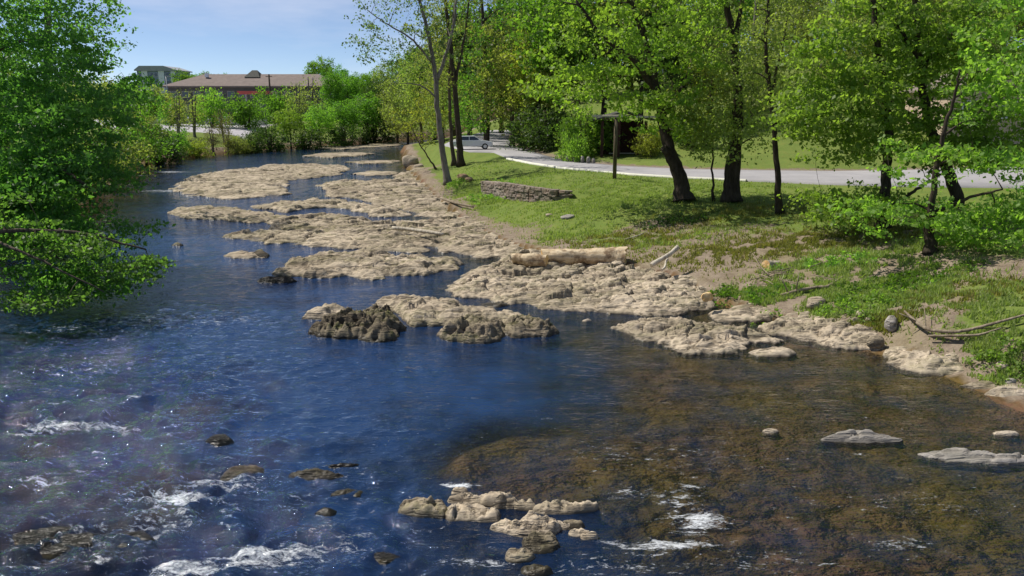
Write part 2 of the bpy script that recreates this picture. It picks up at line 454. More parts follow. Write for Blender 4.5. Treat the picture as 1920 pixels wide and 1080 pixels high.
_A = np.sqrt((CT[:, None, 0] - CT[None, :, 0]) ** 2 + (CT[:, None, 1] - CT[None, :, 1]) ** 2) + 1e-9
_A = -_A - np.eye(len(CT)) * 0.08
_n = len(CT)
_S = np.zeros((_n + 1, _n + 1)); _S[:_n, :_n] = _A; _S[:_n, _n] = 1; _S[_n, :_n] = 1
_w = np.linalg.solve(_S, np.append(CT[:, 2], 0))

deep = [(at(x, y)[0], at(x, y)[1], r, d) for x, y, r, d in ((820, 695, 3.6, .48), (1060, 725, 2.4, .25), (600, 750, 3.0, .7), (350, 620, 5, .6), (400, 540, 6, .7), (300, 450, 8, .6), (150, 750, 4, .5), (640, 1000, 1.6, .45), (450, 980, 2.2, .4), (700, 880, 1.2, .4), (500, 420, 8, .3))]
shoal = [(at(x, y)[0], at(x, y)[1], r, d) for x, y, r, d in ((920, 835, 1.7, .40), (1010, 885, 1.6, .34), (1080, 840, 1.4, .2), (850, 880, 1.0, .2), (1450, 760, 3.0, .15), (1600, 950, 3.0, .15), (1300, 700, 2.5, .12), (1100, 620, 3, .1), (880, 1010, 1.0, .2), (1350, 720, 4.0, .26), (1180, 760, 2.2, .14), (1600, 850, 4.5, .26), (1800, 900, 4.5, .30), (1550, 1000, 3.5, .22), (1150, 640, 3, .18), (1720, 760, 3.5, .26))]

wallb = [(908, 366, .80, 340), (950, 375, .95, 343), (1000, 378, 1.15, 351), (1040, 376, 1.4, 356), (1064, 371, 1.6, 358)]
wp = [at(a, b, c) for a, b, c, _ in wallb]
wt = [CAM_H + ray(a, t)[2] * (p[1] / ray(a, t)[1]) for (a, b, c, t), p in zip(wallb, wp)]

def at_wall(x, y, z):                        # the ground steps down in front of the stone wall
    near = (np.abs(x - wp[2][0]) < 9) & (np.abs(y - wp[2][1]) < 9)
    if not near.any(): return z
    xs, ys_ = x[near], y[near]
    bd2 = np.full(xs.shape, 1e9); tg = np.zeros(xs.shape)
    for i in range(4):
        a, b = wp[i], wp[i + 1]; ex, ey = b[0] - a[0], b[1] - a[1]; L = math.hypot(ex, ey)
        t = np.clip(((xs - a[0]) * ex + (ys_ - a[1]) * ey) / (L * L), 0, 1)
        d2 = (xs - a[0] - t * ex) ** 2 + (ys_ - a[1] - t * ey) ** 2
        off = (-(xs - a[0]) * ey + (ys_ - a[1]) * ex) / L
        v = np.where(off < .28, a[2] + (b[2] - a[2]) * t - .04, wt[i] + (wt[i + 1] - wt[i]) * t - .05)
        m = d2 < bd2; bd2 = np.where(m, d2, bd2); tg = np.where(m, v, tg)
    k = np.exp(-(np.sqrt(bd2) / 1.5) ** 2)
    z = z.copy(); z[near] = z[near] * (1 - k) + tg * k
    return z

def ground_z(X, Y, detail=True):
    X = np.asarray(X, float); Y = np.asarray(Y, float)
    shp = X.shape; x, y = X.ravel(), Y.ravel()
    z = np.full(x.shape, _w[_n])
    for i in range(_n):
        z -= _w[i] * np.sqrt((x - CT[i, 0]) ** 2 + (y - CT[i, 1]) ** 2)
    sd = poly_sd(x + .35 * perlin(x / 2.1, y / 2.1, 3), y + .35 * perlin(x / 2.1, y / 2.1, 4), RIVER)
    out = np.maximum(z, .03 + .10 * np.minimum(np.maximum(-sd, 0), 3))
    if detail:
        amp = np.clip(-sd * .05, 0, .12) * np.clip(1 - (np.hypot(x, y) - 200) / 200, .3, 1)
        out = out + amp * fbm(x / 1.7, y / 1.7, 4, 11) + np.clip((np.hypot(x, y) - 120) / 300, 0, 1) * 2.0 * fbm(x / 60, y / 60, 3, 5)
    out = at_wall(x, y, out)
    rd = poly_sd(x, y, ROADP)
    k = sst(-1.6, -.15, rd)
    out = out * (1 - k) + (ROADZ - .06) * k
    bd = .12 + .42 * sst(0, 6, sd)
    for bx, by, r, d in deep: bd = bd + d * np.exp(-((x - bx) ** 2 + (y - by) ** 2) / (r * r))
    for bx, by, r, d in shoal: bd = bd - d * np.exp(-((x - bx) ** 2 + (y - by) ** 2) / (r * r))
    bd = np.maximum(bd, .13) * (1 + (.45 * fbm(x / 1.9, y / 1.5, 4, 21) if detail else 0)) + (.05 * fbm(x / .5, y / .5, 3, 23) if detail else 0)
    bed = -np.maximum(bd, .05) * sst(0, .8, sd)
    return np.where(sd > 0, bed, out).reshape(shp)

def gz(x, y): return float(ground_z(np.array([x]), np.array([y]))[0])

def hit(px, py, far=260.0):                  # first point of the ground seen at a pixel
    rx, ry, rz = ray(px, py)
    k = np.geomspace(8.0, far, 500) / ry
    g = ground_z(rx * k, ry * k); z = CAM_H + rz * k
    i = int(np.argmax(z <= g)) if (z <= g).any() else len(k) - 1
    return rx * k[i], ry * k[i], float(g[i])

def fan(ys, half, ncol):
    u = np.linspace(-1, 1, ncol); u = u * (0.55 + 0.45 * np.abs(u))
    Y = np.repeat(ys[:, None], ncol, 1); X = u[None, :] * half(ys)[:, None]
    r, c = len(ys), ncol
    i = np.arange(r * c).reshape(r, c)
    F = np.stack([i[:-1, :-1], i[:-1, 1:], i[1:, 1:], i[1:, :-1]], -1).reshape(-1, 4)
    return X, Y, F

ys = [-40.0]
while ys[-1] < 1900:
    y = ys[-1]; ys.append(y + (3.0 if y < 4 else min(max(.20, .0095 * (y - 2)), 60)))
ys = np.array(ys)
GX, GY, GF = fan(ys, lambda y: 45 + np.abs(y) * 1.25, 380)
GZ = ground_z(GX, GY)
me = mesh_np('ground', np.stack([GX, GY, GZ], -1).reshape(-1, 3), GF)
# where the soil is bare: blobs seen in the photograph, as places on the ground
bare = [(1600, 505, 1.2, 2.2, 1.0, .5), (1300, 500, .7, 4, 1.2, .5), (1820, 520, 1.5, 2.5, 1.2, .5), (1250, 455, .9, 4.5, 1.5, .55), (1520, 480, 1.2, 3.0, 1.4, .6), (1350, 520, .6, 2.5, 1.0, .7), (1680, 490, 1.5, 2.0, .8, .5), (1430, 455, 1.4, 3.5, 1.2, .5), (1180, 470, 1.0, 3.5, 1.3, .9), (1300, 478, .9, 3.4, 1.6, 1), (1400, 495, .9, 3.4, 1.9, 1), (1480, 515, .9, 2.2, 1.5, 1), (1600, 470, 1.4, 1.9, 1.1, .8), (1260, 410, 1.6, 2.2, 1.4, .8), (1150, 430, 1.2, 3, 1.2, .35), (1060, 470, .7, 2.2, 1.3, .7),
        (980, 430, .6, 2.0, 3, .6), (1700, 505, 1.3, 1.5, .8, .6), (1850, 510, 1.7, 2.0, 1.0, .9), (1780, 480, 1.9, 1.4, 1.0, .7), (1640, 600, .6, 1.8, .8, .8), (1760, 590, .9, 1.5, .9, .9), (1890, 700, .4, 1.2, 1.0, 1.0), (1860, 640, .7, .9, .6, .5), (1460, 570, .6, 1.2, .6, .7), (1400, 420, 1.7, 2.4, 1.2, .4), (1520, 440, 1.6, 3, 1.2, .4), (1750, 440, 2, 2.5, 2, .6),
        (1880, 450, 2.1, 2.5, 2, .7), (800, 320, .4, 2.5, 5, .8)]
g = np.ones(GX.shape)
for px, py, z, rx, ry, s in bare:
    bx, by, _ = at(px, py, z)
    g -= s * np.exp(-((GX - bx) / rx) ** 2 - ((GY - by) / ry) ** 2)
sdr = poly_sd(GX.ravel(), GY.ravel(), RIVER).reshape(GX.shape)
g *= sst(.5, 2.2, -sdr + .5 * perlin(GX / 1.1, GY / 1.1, 8))
rdg = poly_sd(GX.ravel(), GY.ravel(), ROADP).reshape(GX.shape)
far_side = np.exp(-(line_d(GX.ravel(), GY.ravel(), roadF).reshape(GX.shape) / 1.3) ** 2)
g -= .9 * far_side
fattr(me, 'grass', np.clip(g, 0, 1)); fattr(me, 'bed', (sdr > -.15).astype(float))
lot = ((GX < -46 - .12 * (GY - 135)) & (GY > 134) & (GY < 200) & (GX > -130)).astype(float)
fattr(me, 'lot', lot)
def ground_mat():
    b = NB('ground')
    n1, n2, n3 = b.noise(.35, 4), b.noise(2.3, 5, .65), b.noise(14, 4, .65)
    gr = b.mix(b.rng(n1, .3, .7), (.115, .17, .032), (.16, .21, .045))
    gr = b.mix(b.rng(n2, .45, .72, 0, .75), gr, (.185, .19, .045))
    gr = b.mix(b.rng(n3, .5, .8, 0, .6), gr, (.045, .085, .014))
    so = b.mix(b.rng(n2, .35, .65), (.155, .115, .085), (.27, .215, .165))
    so = b.mix(b.rng(n3, .45, .7, 0, .6), so, (.34, .28, .19))
    so = b.mix(b.rng(n1, .5, .7, 0, .5), so, (.20, .17, .075))
    f = b.math('ADD', b.attr('grass'), b.rng(n2, .25, .75, -.38, .38))
    f = b.math('ADD', f, b.rng(n3, .25, .75, -.14, .14))
    c = b.mix(b.rng(f, .40, .60), so, gr)
    bed = b.mix(b.rng(b.noise(.28, 4), .38, .62), (.14, .092, .024), (.155, .083, .052))
    bed = b.mix(b.rng(b.noise(1.1, 5, .7), .45, .65, 0, .8), bed, (.040, .031, .011))
    bed = b.mix(b.rng(b.noise(7, 5, .7), .5, .72, 0, .7), bed, (.17, .13, .065))
    c = b.mix(b.attr('bed'), c, bed)
    c = b.mix(b.attr('lot'), c, (.42, .40, .42))
    h = b.math('ADD', n2, b.math('MULTIPLY', n3, .35))
    return b.done(b.prin(c, .95, .15, b.bump(h, .7, .12)))
go = link('ground', me, ground_mat()); go['kind'] = 'structure'

# road
def resample(P, n):
    P = np.array(P); s = np.r_[0, np.cumsum(np.hypot(*np.diff(P, axis=0).T))]
    t = np.linspace(0, s[-1], n); return np.stack([np.interp(t, s, P[:, 0]), np.interp(t, s, P[:, 1])], -1)
def pairs(A, B, sub=6):
    A, B = np.array(A), np.array(B); ta = np.arange(len(A)); t = np.linspace(0, len(A) - 1, (len(A) - 1) * sub + 1)
    f = lambda Q: np.stack([np.interp(t, ta, Q[:, 0]), np.interp(t, ta, Q[:, 1])], -1)
    return f(A), f(B)
ra, rb = pairs(roadN, roadF)
cols = 8
V, F = [], []
for i in range(len(ra)):
    for k in (0, *range(cols - 2), cols - 3):
        p = ra[i] + (rb[i] - ra[i]) * k / (cols - 3)
        V.append((p[0], p[1], ROADZ + .035 * math.sin(math.pi * k / (cols - 3)) - (.3 if len(V) % cols in (0, cols - 1) else 0)))
for i in range(len(ra) - 1):
    for k in range(cols - 1):
        a = i * cols + k; F.append((a, a + 1, a + cols + 1, a + cols))
me = mesh_np('road', V, F)
def road_mat():
    b = NB('road')
    n1, n2, n3 = b.noise(.5, 4), b.noise(3, 5), b.noise(30, 3)
    c = b.mix(b.rng(n1, .3, .7), (.29, .28, .29), (.37, .355, .355)); c = b.mix(b.rng(n2, .5, .75, 0, .5), c, (.25, .235, .23)); c = b.mix(b.rng(n3, .4, .8, 0, .3), c, (.5, .48, .46))
    return b.done(b.prin(c, .92, .2, b.bump(n3, .3, .01)))
ro = link('road', me, road_mat()); ro['kind'] = 'structure'
kb = MB()
kl = resample(roadN[4:10], 60)
V, F = [], []
for i, p in enumerate(kl):
    t = kl[min(i + 1, len(kl) - 1)] - kl[max(i - 1, 0)]; t /= np.hypot(*t); nrm = np.array([-t[1], t[0]])
    for off, z in ((0.0, ROADZ - .15), (0.0, ROADZ + .085), (.30, ROADZ + .085), (.30, ROADZ - .15)):
        q = p + nrm * (off - .0) * 1.0
        V.append((q[0], q[1], z))
for i in range(len(kl) - 1):
    for k in range(4):
        a, b2 = i * 4 + k, i * 4 + (k + 1) % 4; F.append((a, b2, b2 + 4, a + 4))
ko = link('kerb', mesh_np('kerb', V, F, False), M['kerb']); ko['kind'] = 'structure'

# ------------------------------------------------------------------ water
wy = []
y = -12.0
while y < 235:
    wy.append(y); y += (0.6 if y < 8 else max(.055, .0000085 * y * y * 22 + .0026 * (y - 4)))
wy = np.array(wy)
WX, WY, WF = fan(wy, lambda y: 16 + np.maximum(y, 0) * .66, 460)
rap = np.zeros(WX.shape)
for px, py, rx, ry, s in ((120, 800, 4.2, 3.8, 1.0), (300, 960, 3.6, 2.4, 1.0), (130, 1040, 3.6, 2.4, 1.0), (520, 1040, 2.6, 1.5, .85), (330, 890, 1.8, 1.4, .5), (60, 680, 4, 3.5, .75), (300, 720, 4.5, 2.6, .5), (560, 690, 4, 2.0, .25), (420, 850, 3, 1.6, .5), (700, 820, 3, 1.5, .18), (1250, 950, 2.0, 1.6, .30), (1300, 840, 2.2, 1.6, .16), (1650, 1000, 3, 1.4, .18), (290, 610, 4.5, 2.0, .35), (700, 960, 1.6, 1.2, .4), (960, 1060, 2.4, .7, .25), (230, 340, 6, 5, .5), (330, 310, 8, 7, .3)):
    bx, by, _ = at(px, py); rap = np.maximum(rap, s * np.exp(-((WX - bx) / rx) ** 2 - ((WY - by) / ry) ** 2))
WZ = .016 * fbm(WX / 2.4, WY / 3.2, 3, 31) + .011 * fbm(WX / .7, WY / .9, 2, 37)
q = 1 - np.abs(fbm(WX / 1.6 + .4 * perlin(WX, WY, 5), WY / 1.1, 3, 41)) * 1.6
WZ = WZ + rap * (.20 * (q - .45) + .09 * fbm(WX / .45, WY / .36, 4, 43, .6))
WZ *= np.clip(1.1 - WY / 400, .6, 1)
bedz = ground_z(WX, WY)
foam_glint = np.zeros(WX.shape)  # whitewater patches, plus sun glitter on the water painted as white
for px, py, rx, ry, s in ((330, 935, .75, .35, 1.0), (110, 800, .75, .40, .9), (200, 800, .6, .40, .85), (500, 1045, .9, .30, .9), (340, 1070, .8, .25, .9), (420, 905, 1.0, .35, .6), (90, 905, .9, .3, .55), (300, 980, 1.2, .5, .5), (1310, 975, .5, .45, .85), (1240, 1022, .95, .16, .95), (1275, 935, .8, .45, .45), (1180, 925, .9, .3, .35), (1690, 1020, .7, .18, .5), (860, 912, .45, .10, .9), (900, 1055, .8, .12, .5),
                         (1300, 912, .4, .12, .7), (320, 322, 2.6, .8, .9), (275, 328, 2.2, .9, .6), (415, 303, 3, 1, .4), (310, 358, 3, 1.0, .7), (160, 690, 2, 1, .35), (600, 1030, 1.2, .3, .45), (180, 1000, 1.6, .6, .4), (740, 1000, .8, .2, .3), (150, 620, 2.6, 1.0, .40), (280, 600, 2.6, .9, .40), (420, 600, 2, .8, .3), (1300, 860, 1.6, .9, .22), (1150, 850, 1.4, .8, .22), (1180, 1060, 1.6, .4, .35), (1420, 1050, 1.4, .4, .3), (1620, 850, .9, .06, .35), (1700, 950, 2, .6, .22), (680, 277, 5, 2.5, .3), (250, 345, 3, 2, .4), (520, 295, 6, 3, .2)):
    bx, by, _ = at(px, py); foam_glint = np.maximum(foam_glint, s * np.exp(-((WX - bx) / rx) ** 2 - ((WY - by) / ry) ** 2))
foam_glint = np.maximum(foam_glint, .50 * rap * sst(.78, 1.0, q) * (WY < 60))
sheet = np.stack([WX, WY, WZ], -1).reshape(-1, 3)
keep = (bedz < .25).ravel()
ok = keep[WF].any(1)
WFk = WF[ok]; used = np.unique(WFk); rm = np.full(len(sheet), -1); rm[used] = np.arange(len(used))
me = mesh_np('river_water', sheet[used], rm[WFk])
fattr(me, 'foam_glint', foam_glint.ravel()[used]); fattr(me, 'depth', np.clip(-bedz, 0, 3).ravel()[used]); fattr(me, 'rapid', rap.ravel()[used])
def water_mat():
    b = NB('river_water')
    n1 = b.noise(1.7, 3, .55, b.pos((.8, 1.3, 1)), .6)
    n2 = b.noise(5.5, 3, .6, b.pos((.75, 1.35, 1), (0, 0, .2)), .7)
    n3 = b.noise(17, 2, .6, b.pos((.8, 1.3, 1)))
    r = b.attr('rapid')
    h = b.math('ADD', b.math('MULTIPLY', n1, .45), b.math('MULTIPLY', n2, .26))
    h = b.math('ADD', h, b.math('MULTIPLY', n3, .09))
    h = b.math('ADD', h, b.math('MULTIPLY', b.noise(2.6, 4, .6, b.pos((.35, 1.6, 1), (0, 0, -.25)), 1.0), .35))
    h = b.math('MULTIPLY', h, b.rng(r, 0, 1, 1.0, 3.0))
    nr = b.bump(h, 1.0, .085)
    fr = b.n.new('ShaderNodeFresnel'); fr.inputs['IOR'].default_value = 1.62; b.l.new(nr, fr.inputs['Normal'])
    gl = b.n.new('ShaderNodeBsdfGlossy'); gl.inputs['Roughness'].default_value = .04; b.l.new(nr, gl.inputs['Normal'])
    d = b.attr('depth')
    ex = lambda k: b.math('POWER', 2.718, b.math('MULTIPLY', d, -k))
    comb = b.n.new('ShaderNodeCombineColor')
    b.put(comb.inputs[0], ex(1.5)); b.put(comb.inputs[1], ex(1.25)); b.put(comb.inputs[2], ex(1.6))
    tr = b.n.new('ShaderNodeBsdfTransparent'); b.l.new(comb.outputs[0], tr.inputs['Color'])
    body = b.n.new('ShaderNodeBsdfDiffuse'); body.inputs['Color'].default_value = (.010, .038, .115, 1)  # reflected sky blue, painted in as a diffuse layer over deeper water
    mb = b.n.new('ShaderNodeMixShader'); b.put(mb.inputs[0], b.rng(b.math('ADD', d, b.rng(b.noise(.55, 5, .65), .25, .75, -.32, .32)), .05, 1.25, .0, .93))
    _mf = mb.inputs[0].links[0].from_socket
    b.put(mb.inputs[0], b.math('MULTIPLY', _mf, b.rng(r, 0, .9, 1.0, .62)))
    b.l.new(tr.outputs[0], mb.inputs[1]); b.l.new(body.outputs[0], mb.inputs[2])
    mx = b.n.new('ShaderNodeMixShader'); b.l.new(fr.outputs[0], mx.inputs[0]); b.l.new(mb.outputs[0], mx.inputs[1]); b.l.new(gl.outputs[0], mx.inputs[2])
    fo = b.n.new('ShaderNodeBsdfDiffuse'); fo.inputs['Color'].default_value = (.74, .77, .80, 1); b.l.new(nr, fo.inputs['Normal'])
    fn = b.noise(3.4, 7, .72, b.pos((.8, 2.2, 1.0), (0, 0, .25)), .8)
    fn2 = b.noise(19, 4, .7, b.pos((.8, 1.6, 1)), .3)
    ff = b.math('ADD', b.attr('foam_glint'), b.rng(fn, .25, .75, -.85, .55))
    ff = b.math('ADD', ff, b.rng(fn2, .25, .75, -.35, .35))
    ff = b.rng(ff, .32, .95, 0, .85)
    mf = b.n.new('ShaderNodeMixShader'); b.l.new(ff, mf.inputs[0]); b.l.new(mx.outputs[0], mf.inputs[1]); b.l.new(fo.outputs[0], mf.inputs[2])
    return b.done(mf.outputs[0])
wo_ = link('river_water', me, water_mat()); wo_['kind'] = 'structure'

# ------------------------------------------------------------------ rocks in and along the river
def rock(name, pix, h, w, mat, label, cat='rock', group=None, rough=.10, lump=0.0, lscale=.7, seed=1, base=0.0, world=None, gmul=1.0, tilt=0.0, pool=0.0, grow=0.0):
    yb, yt = max(p[1] for p in pix), min(p[1] for p in pix)
    P = [at(p[0], p[1], base + .75 * h * (yb - p[1]) / max(yb - yt, 1))[:2] for p in pix]
    xs, yy = [p[0] for p in P], [p[1] for p in P]
    D = min(yy)
    g = min(max(D * .0019, .034), .16) * gmul
    ext = 1.0 + w
    X, Y = np.meshgrid(np.arange(min(xs) - ext, max(xs) + ext, g), np.arange(min(yy) - ext, max(yy) + ext, g))
    sc = max(.5, D / 30)
    nx = .38 * sc * fbm(X / (1.2 * sc), Y / (1.2 * sc), 4, seed, .6); ny = .38 * sc * fbm(X / (1.2 * sc), Y / (1.2 * sc), 4, seed + 50, .6)
    k = min(1.0, .5 * math.sqrt((max(xs) - min(xs)) * (max(yy) - min(yy))) / 2.2)
    sd = poly_sd((X + nx * k).ravel(), (Y + ny * k).ravel(), P).reshape(X.shape)
    sd = sd + grow
    e = np.clip(sd, 0, None)
    if D < 16: sd = sd + .07; e = np.clip(sd, 0, None)
    prof = 1 - np.exp(-e / (.6 * w))
    top = .74 + .26 * np.clip(fbm(X / 2.6 / sc * 1.2, Y / 1.9 / sc * 1.2, 3, seed + 9) + .4, -.5, 1.4)
    ua, va = X * .94 + Y * .34, Y * .94 - X * .34
    wq = .5 * fbm(X / 2.5, Y / 2.5, 2, seed + 77)
    rd = (.75 - 1.7 * np.abs(fbm(ua / (2.2 * sc) + wq, va / (.55 * sc) + 2 * wq, 3, seed + 19, .6))) + .45 * fbm(X / .5, Y / .3, 3, seed + 23, .6)
    pit = np.clip(fbm(X / .45, Y / .35, 2, seed + 91) - .38, 0, 1) * 1.6
    pv, pe, psl = plates(ua / (1.5 * sc) + .25 * wq, va / (.62 * sc) + .3 * wq, seed + 5)
    pv2, pe2, psl2 = plates(ua / (.55 * sc), va / (.26 * sc) + .2 * wq, seed + 6)
    rd = .35 * rd - .7 * pit + 1.2 * pv + 1.1 * psl - .9 * np.clip(1 - pe / .10, 0, 1) + .45 * pv2 + .3 * psl2 - .35 * np.clip(1 - pe2 / .12, 0, 1)
    Z = h * prof * top + rough * np.minimum(e / w, 1) * rd
    rdm = np.minimum(e / (.5 * w), 1)
    if lump:
        bl = 1 - np.abs(fbm(X / lscale, Y / lscale, 3, seed + 29)) * 1.9
        Z = Z + lump * np.minimum(e / w, 1) * (bl - .35)
    if pool:
        pn = fbm(X / (2.2 * sc) + .25 * Y, Y / (1.0 * sc), 3, seed + 71)
        Z = Z - pool * np.clip(pn - .28, 0, .6) * np.minimum(e / w, 1)
    if tilt: Z = Z + tilt * (Y - min(yy)) * prof
    Z = np.where(sd > 0, Z if pool else np.maximum(Z, .02 * prof), sd * 4.0) + base
    act = sd > -(.16 + base * .35)
    i = np.arange(X.size).reshape(X.shape)
    Fq = np.stack([i[:-1, :-1], i[:-1, 1:], i[1:, 1:], i[1:, :-1]], -1).reshape(-1, 4)
    okf = act.ravel()[Fq].all(1)
    Fq = Fq[okf]; us = np.unique(Fq); rmm = np.full(X.size, -1); rmm[us] = np.arange(len(us))
    c = np.array([np.mean(xs), np.mean(yy), base])
    Vv = np.stack([X.ravel(), Y.ravel(), Z.ravel()], -1)[us] - c
    o = link(name, mesh_np(name, Vv, rmm[Fq]), mat, None, tuple(c))
    tag(o, label, cat, group)
    return o

RK, SH, MS, DK = M['rock_pale'], M['rock_shelf'], M['rock_mossy'], M['rock_dark']
rock('rock_ledge', [(330, 350), (373, 325), (473, 316), (493, 309), (560, 307), (640, 309), (650, 316), (627, 326), (540, 336), (527, 348), (535, 363), (440, 373), (383, 370), (340, 362)], .30, .9, RK, 'broad pale rock island farthest up the river, water all round it', 'rock', lump=.05, lscale=1.5, rough=.16, grow=0.3, seed=2, pool=.9)
rock('rock_ledge', [(317, 388), (420, 385), (447, 390), (507, 400), (520, 412), (487, 417), (427, 414), (330, 405)], .30, .7, SH, 'long low rock bar reaching out under the left tree branches', 'rock', lump=.05, lscale=1.5, rough=.13, grow=0.2, seed=3)
rock('rock_ledge', [(473, 385), (533, 378), (593, 373), (650, 373), (673, 383), (740, 395), (762, 403), (707, 404), (683, 398), (653, 388), (573, 388), (540, 395), (480, 390)], .22, .5, RK, 'thin winding pale ledge between two blue pools in mid river', 'rock', lump=.05, lscale=1.5, rough=.16, grow=0.3, seed=4)
rock('rock_shelf', [(607, 345), (640, 338), (740, 337), (752, 327), (775, 318), (815, 316), (870, 345), (930, 373), (985, 405), (900, 414), (807, 408), (790, 398), (713, 381), (707, 373), (617, 364), (623, 356)], .34, .9, SH, 'tan bedrock shelf joining the bank below the pale slim trunk', 'rock', lump=.05, lscale=1.5, rough=.15, grow=0.5, seed=5, pool=1.0)
rock('rock_shelf', [(513, 405), (557, 404), (623, 398), (660, 407), (713, 417), (800, 412), (880, 408), (990, 415), (1060, 445), (1040, 470), (960, 480), (910, 482), (873, 472), (813, 458), (770, 452), (760, 441), (700, 441), (623, 437), (620, 428), (523, 423)], .32, .8, SH, 'wide tan bedrock shelf with a bare driftwood pole lying on it', 'rock', lump=.05, lscale=1.5, rough=.14, grow=0.5, seed=6, pool=1.1)
rock('rock_ledge', [(440, 440), (513, 428), (617, 437), (707, 443), (770, 450), (775, 460), (800, 470), (723, 470), (607, 460), (507, 450)], .26, .6, RK, 'smooth pale ledge tapering to a point in mid river', 'rock', lump=.05, lscale=1.5, rough=.16, grow=0.4, seed=7)
rock('rock_ledge', [(517, 508), (540, 488), (600, 472), (707, 470), (800, 478), (862, 488), (858, 497), (790, 513), (667, 522), (640, 518), (557, 518)], .36, .6, SH, 'rounded brown rock slab with mossy front beside a dark inlet', 'rock', rough=.15, lump=.08, lscale=1.0, grow=0.15, seed=8)
rock('rock', [(410, 477), (460, 470), (506, 474), (500, 483), (440, 485)], .20, .4, SH, 'small flat rock with a mossy end alone in open blue water', 'rock', rough=.08, seed=9)
rock('rock', [(468, 480), (476, 464), (492, 461), (506, 471), (504, 482), (485, 484)], .42, .3, MS, 'mossy round hump at the end of a small flat rock', 'rock', rough=.08, seed=10)
rock('rock', [(480, 523), (500, 513), (535, 514), (558, 524), (545, 530), (500, 531)], .34, .35, DK, 'dark wet boulder in the blue channel below the mossy slab', 'rock', rough=.06, seed=11)
rock('rock', [(320, 458), (333, 450), (345, 456), (338, 462)], .28, .25, MS, 'tiny brown stone poking out of the left channel', 'rock', rough=.05, seed=12)
rock('boulder', [(565, 596), (590, 580), (636, 565), (655, 578), (648, 592), (610, 602)], .42, .30, SH, 'pale pointed boulder at the upstream end of the mossy outcrop', 'rock', rough=.08, lump=.10, seed=13)
rock('boulder', [(576, 622), (594, 604), (640, 590), (690, 574), (735, 574), (757, 592), (750, 612), (742, 640), (700, 642), (638, 632)], .46, .32, MS, 'dark lumpy mossy outcrop rising steeply from the blue river', 'rock', rough=.14, lump=.22, lscale=.42, seed=14)
rock('rock_ledge', [(700, 557), (727, 549), (784, 543), (810, 550), (857, 563), (873, 574), (935, 580), (990, 590), (1030, 608), (960, 618), (899, 608), (820, 613), (768, 609), (752, 592), (727, 571)], .46, .45, RK, 'smooth pale hump between the two dark mossy outcrops', 'rock', rough=.10, lump=.08, seed=15)
rock('boulder', [(820, 618), (841, 605), (885, 592), (945, 597), (960, 612), (935, 634), (906, 646), (878, 643), (828, 634)], .42, .28, M['rock_mixed'], 'knobbly grey brown outcrop with dark hollows beside the olive pool', 'rock', rough=.10, lump=.20, lscale=.40, seed=16)
rock('boulder', [(940, 618), (950, 592), (972, 586), (1005, 594), (1050, 615), (1029, 631), (960, 633)], .38, .28, M['rock_mixed'], 'pale rugged rock ending the outcrop at the olive pool', 'rock', rough=.10, lump=.16, lscale=.4, seed=17)
rock('rock', [(895, 565), (930, 560), (960, 568), (940, 576), (905, 574)], .22, .3, MS, 'low yellow green mossy rock at the pool behind the outcrop', 'rock', rough=.05, seed=18)
rock('rock_shelf', [(845, 540), (872, 510), (930, 490), (965, 468), (1050, 455), (1180, 462), (1270, 478), (1350, 505), (1365, 545), (1345, 572), (1265, 590), (1150, 586), (1040, 578), (970, 570), (900, 556), (855, 549)], .40, .9, RK, 'broad tan bedrock shelf carrying the big fallen log', 'rock', rough=.17, lump=.03, lscale=1.3, grow=0.15, seed=19)
rock('rock_slab', [(1145, 603), (1200, 591), (1270, 589), (1360, 604), (1410, 614), (1452, 631), (1412, 641), (1400, 650), (1310, 666), (1270, 656), (1250, 641), (1200, 626)], .36, .7, RK, 'large smooth tan slab sloping into the olive pool', 'rock', rough=.14, lump=.06, lscale=1.3, grow=0.1, seed=20)
rock('rock_slab', [(1400, 658), (1440, 643), (1475, 642), (1492, 657), (1480, 667), (1425, 671)], .22, .3, RK, 'small flat pale slab at the tip of the large tan slab', 'rock', rough=.06, seed=21)
rock('rock_slab', [(1340, 585), (1400, 564), (1450, 562), (1478, 572), (1466, 590), (1412, 602), (1350, 600)], .32, .5, RK, 'rounded tan slab at the foot of the weedy bank', 'rock', rough=.10, grow=0.2, seed=22)
rock('rock_slab', [(1435, 608), (1470, 590), (1510, 572), (1560, 578), (1640, 608), (1660, 632), (1645, 656), (1590, 651), (1520, 636), (1450, 616)], .40, .5, RK, 'tan shore slab with a grey round boulder behind its end', 'rock', rough=.11, grow=0.2, seed=23)
rock('rock_slab', [(1670, 652), (1688, 622), (1780, 636), (1862, 632), (1856, 676), (1790, 702), (1735, 696), (1690, 678)], .42, .6, RK, 'pale sloping shore slab under the dead branch', 'rock', rough=.10, grow=0.25, seed=24)
rock('rock_slab', [(1700, 628), (1742, 594), (1800, 570), (1862, 566), (1840, 600), (1770, 634), (1735, 645)], .55, .6, M['stone_grey'], 'grey brown sloping rock face rising above the dead branch', 'rock', rough=.10, seed=25, base=.35)
rock('rock_slab', [(1845, 728), (1880, 706), (1945, 706), (1945, 752), (1885, 748)], .42, .4, M['stone_pale'], 'pale block of rock where the bank meets the water', 'rock', rough=.08, seed=26)
rock('boulder', [(1800, 712), (1840, 706), (1880, 716), (1870, 735), (1830, 728)], .28, .3, SH, 'brown wet boulder at the muddy edge beside a pale block', 'rock', rough=.06, seed=27)
rock('rock', [(1545, 823), (1572, 808), (1600, 801), (1628, 801), (1645, 812), (1687, 822), (1650, 827), (1590, 826)], .22, .22, M['stone_grey'], 'grey fin shaped rock standing in the brown shallows', 'rock', rough=.05, seed=28)
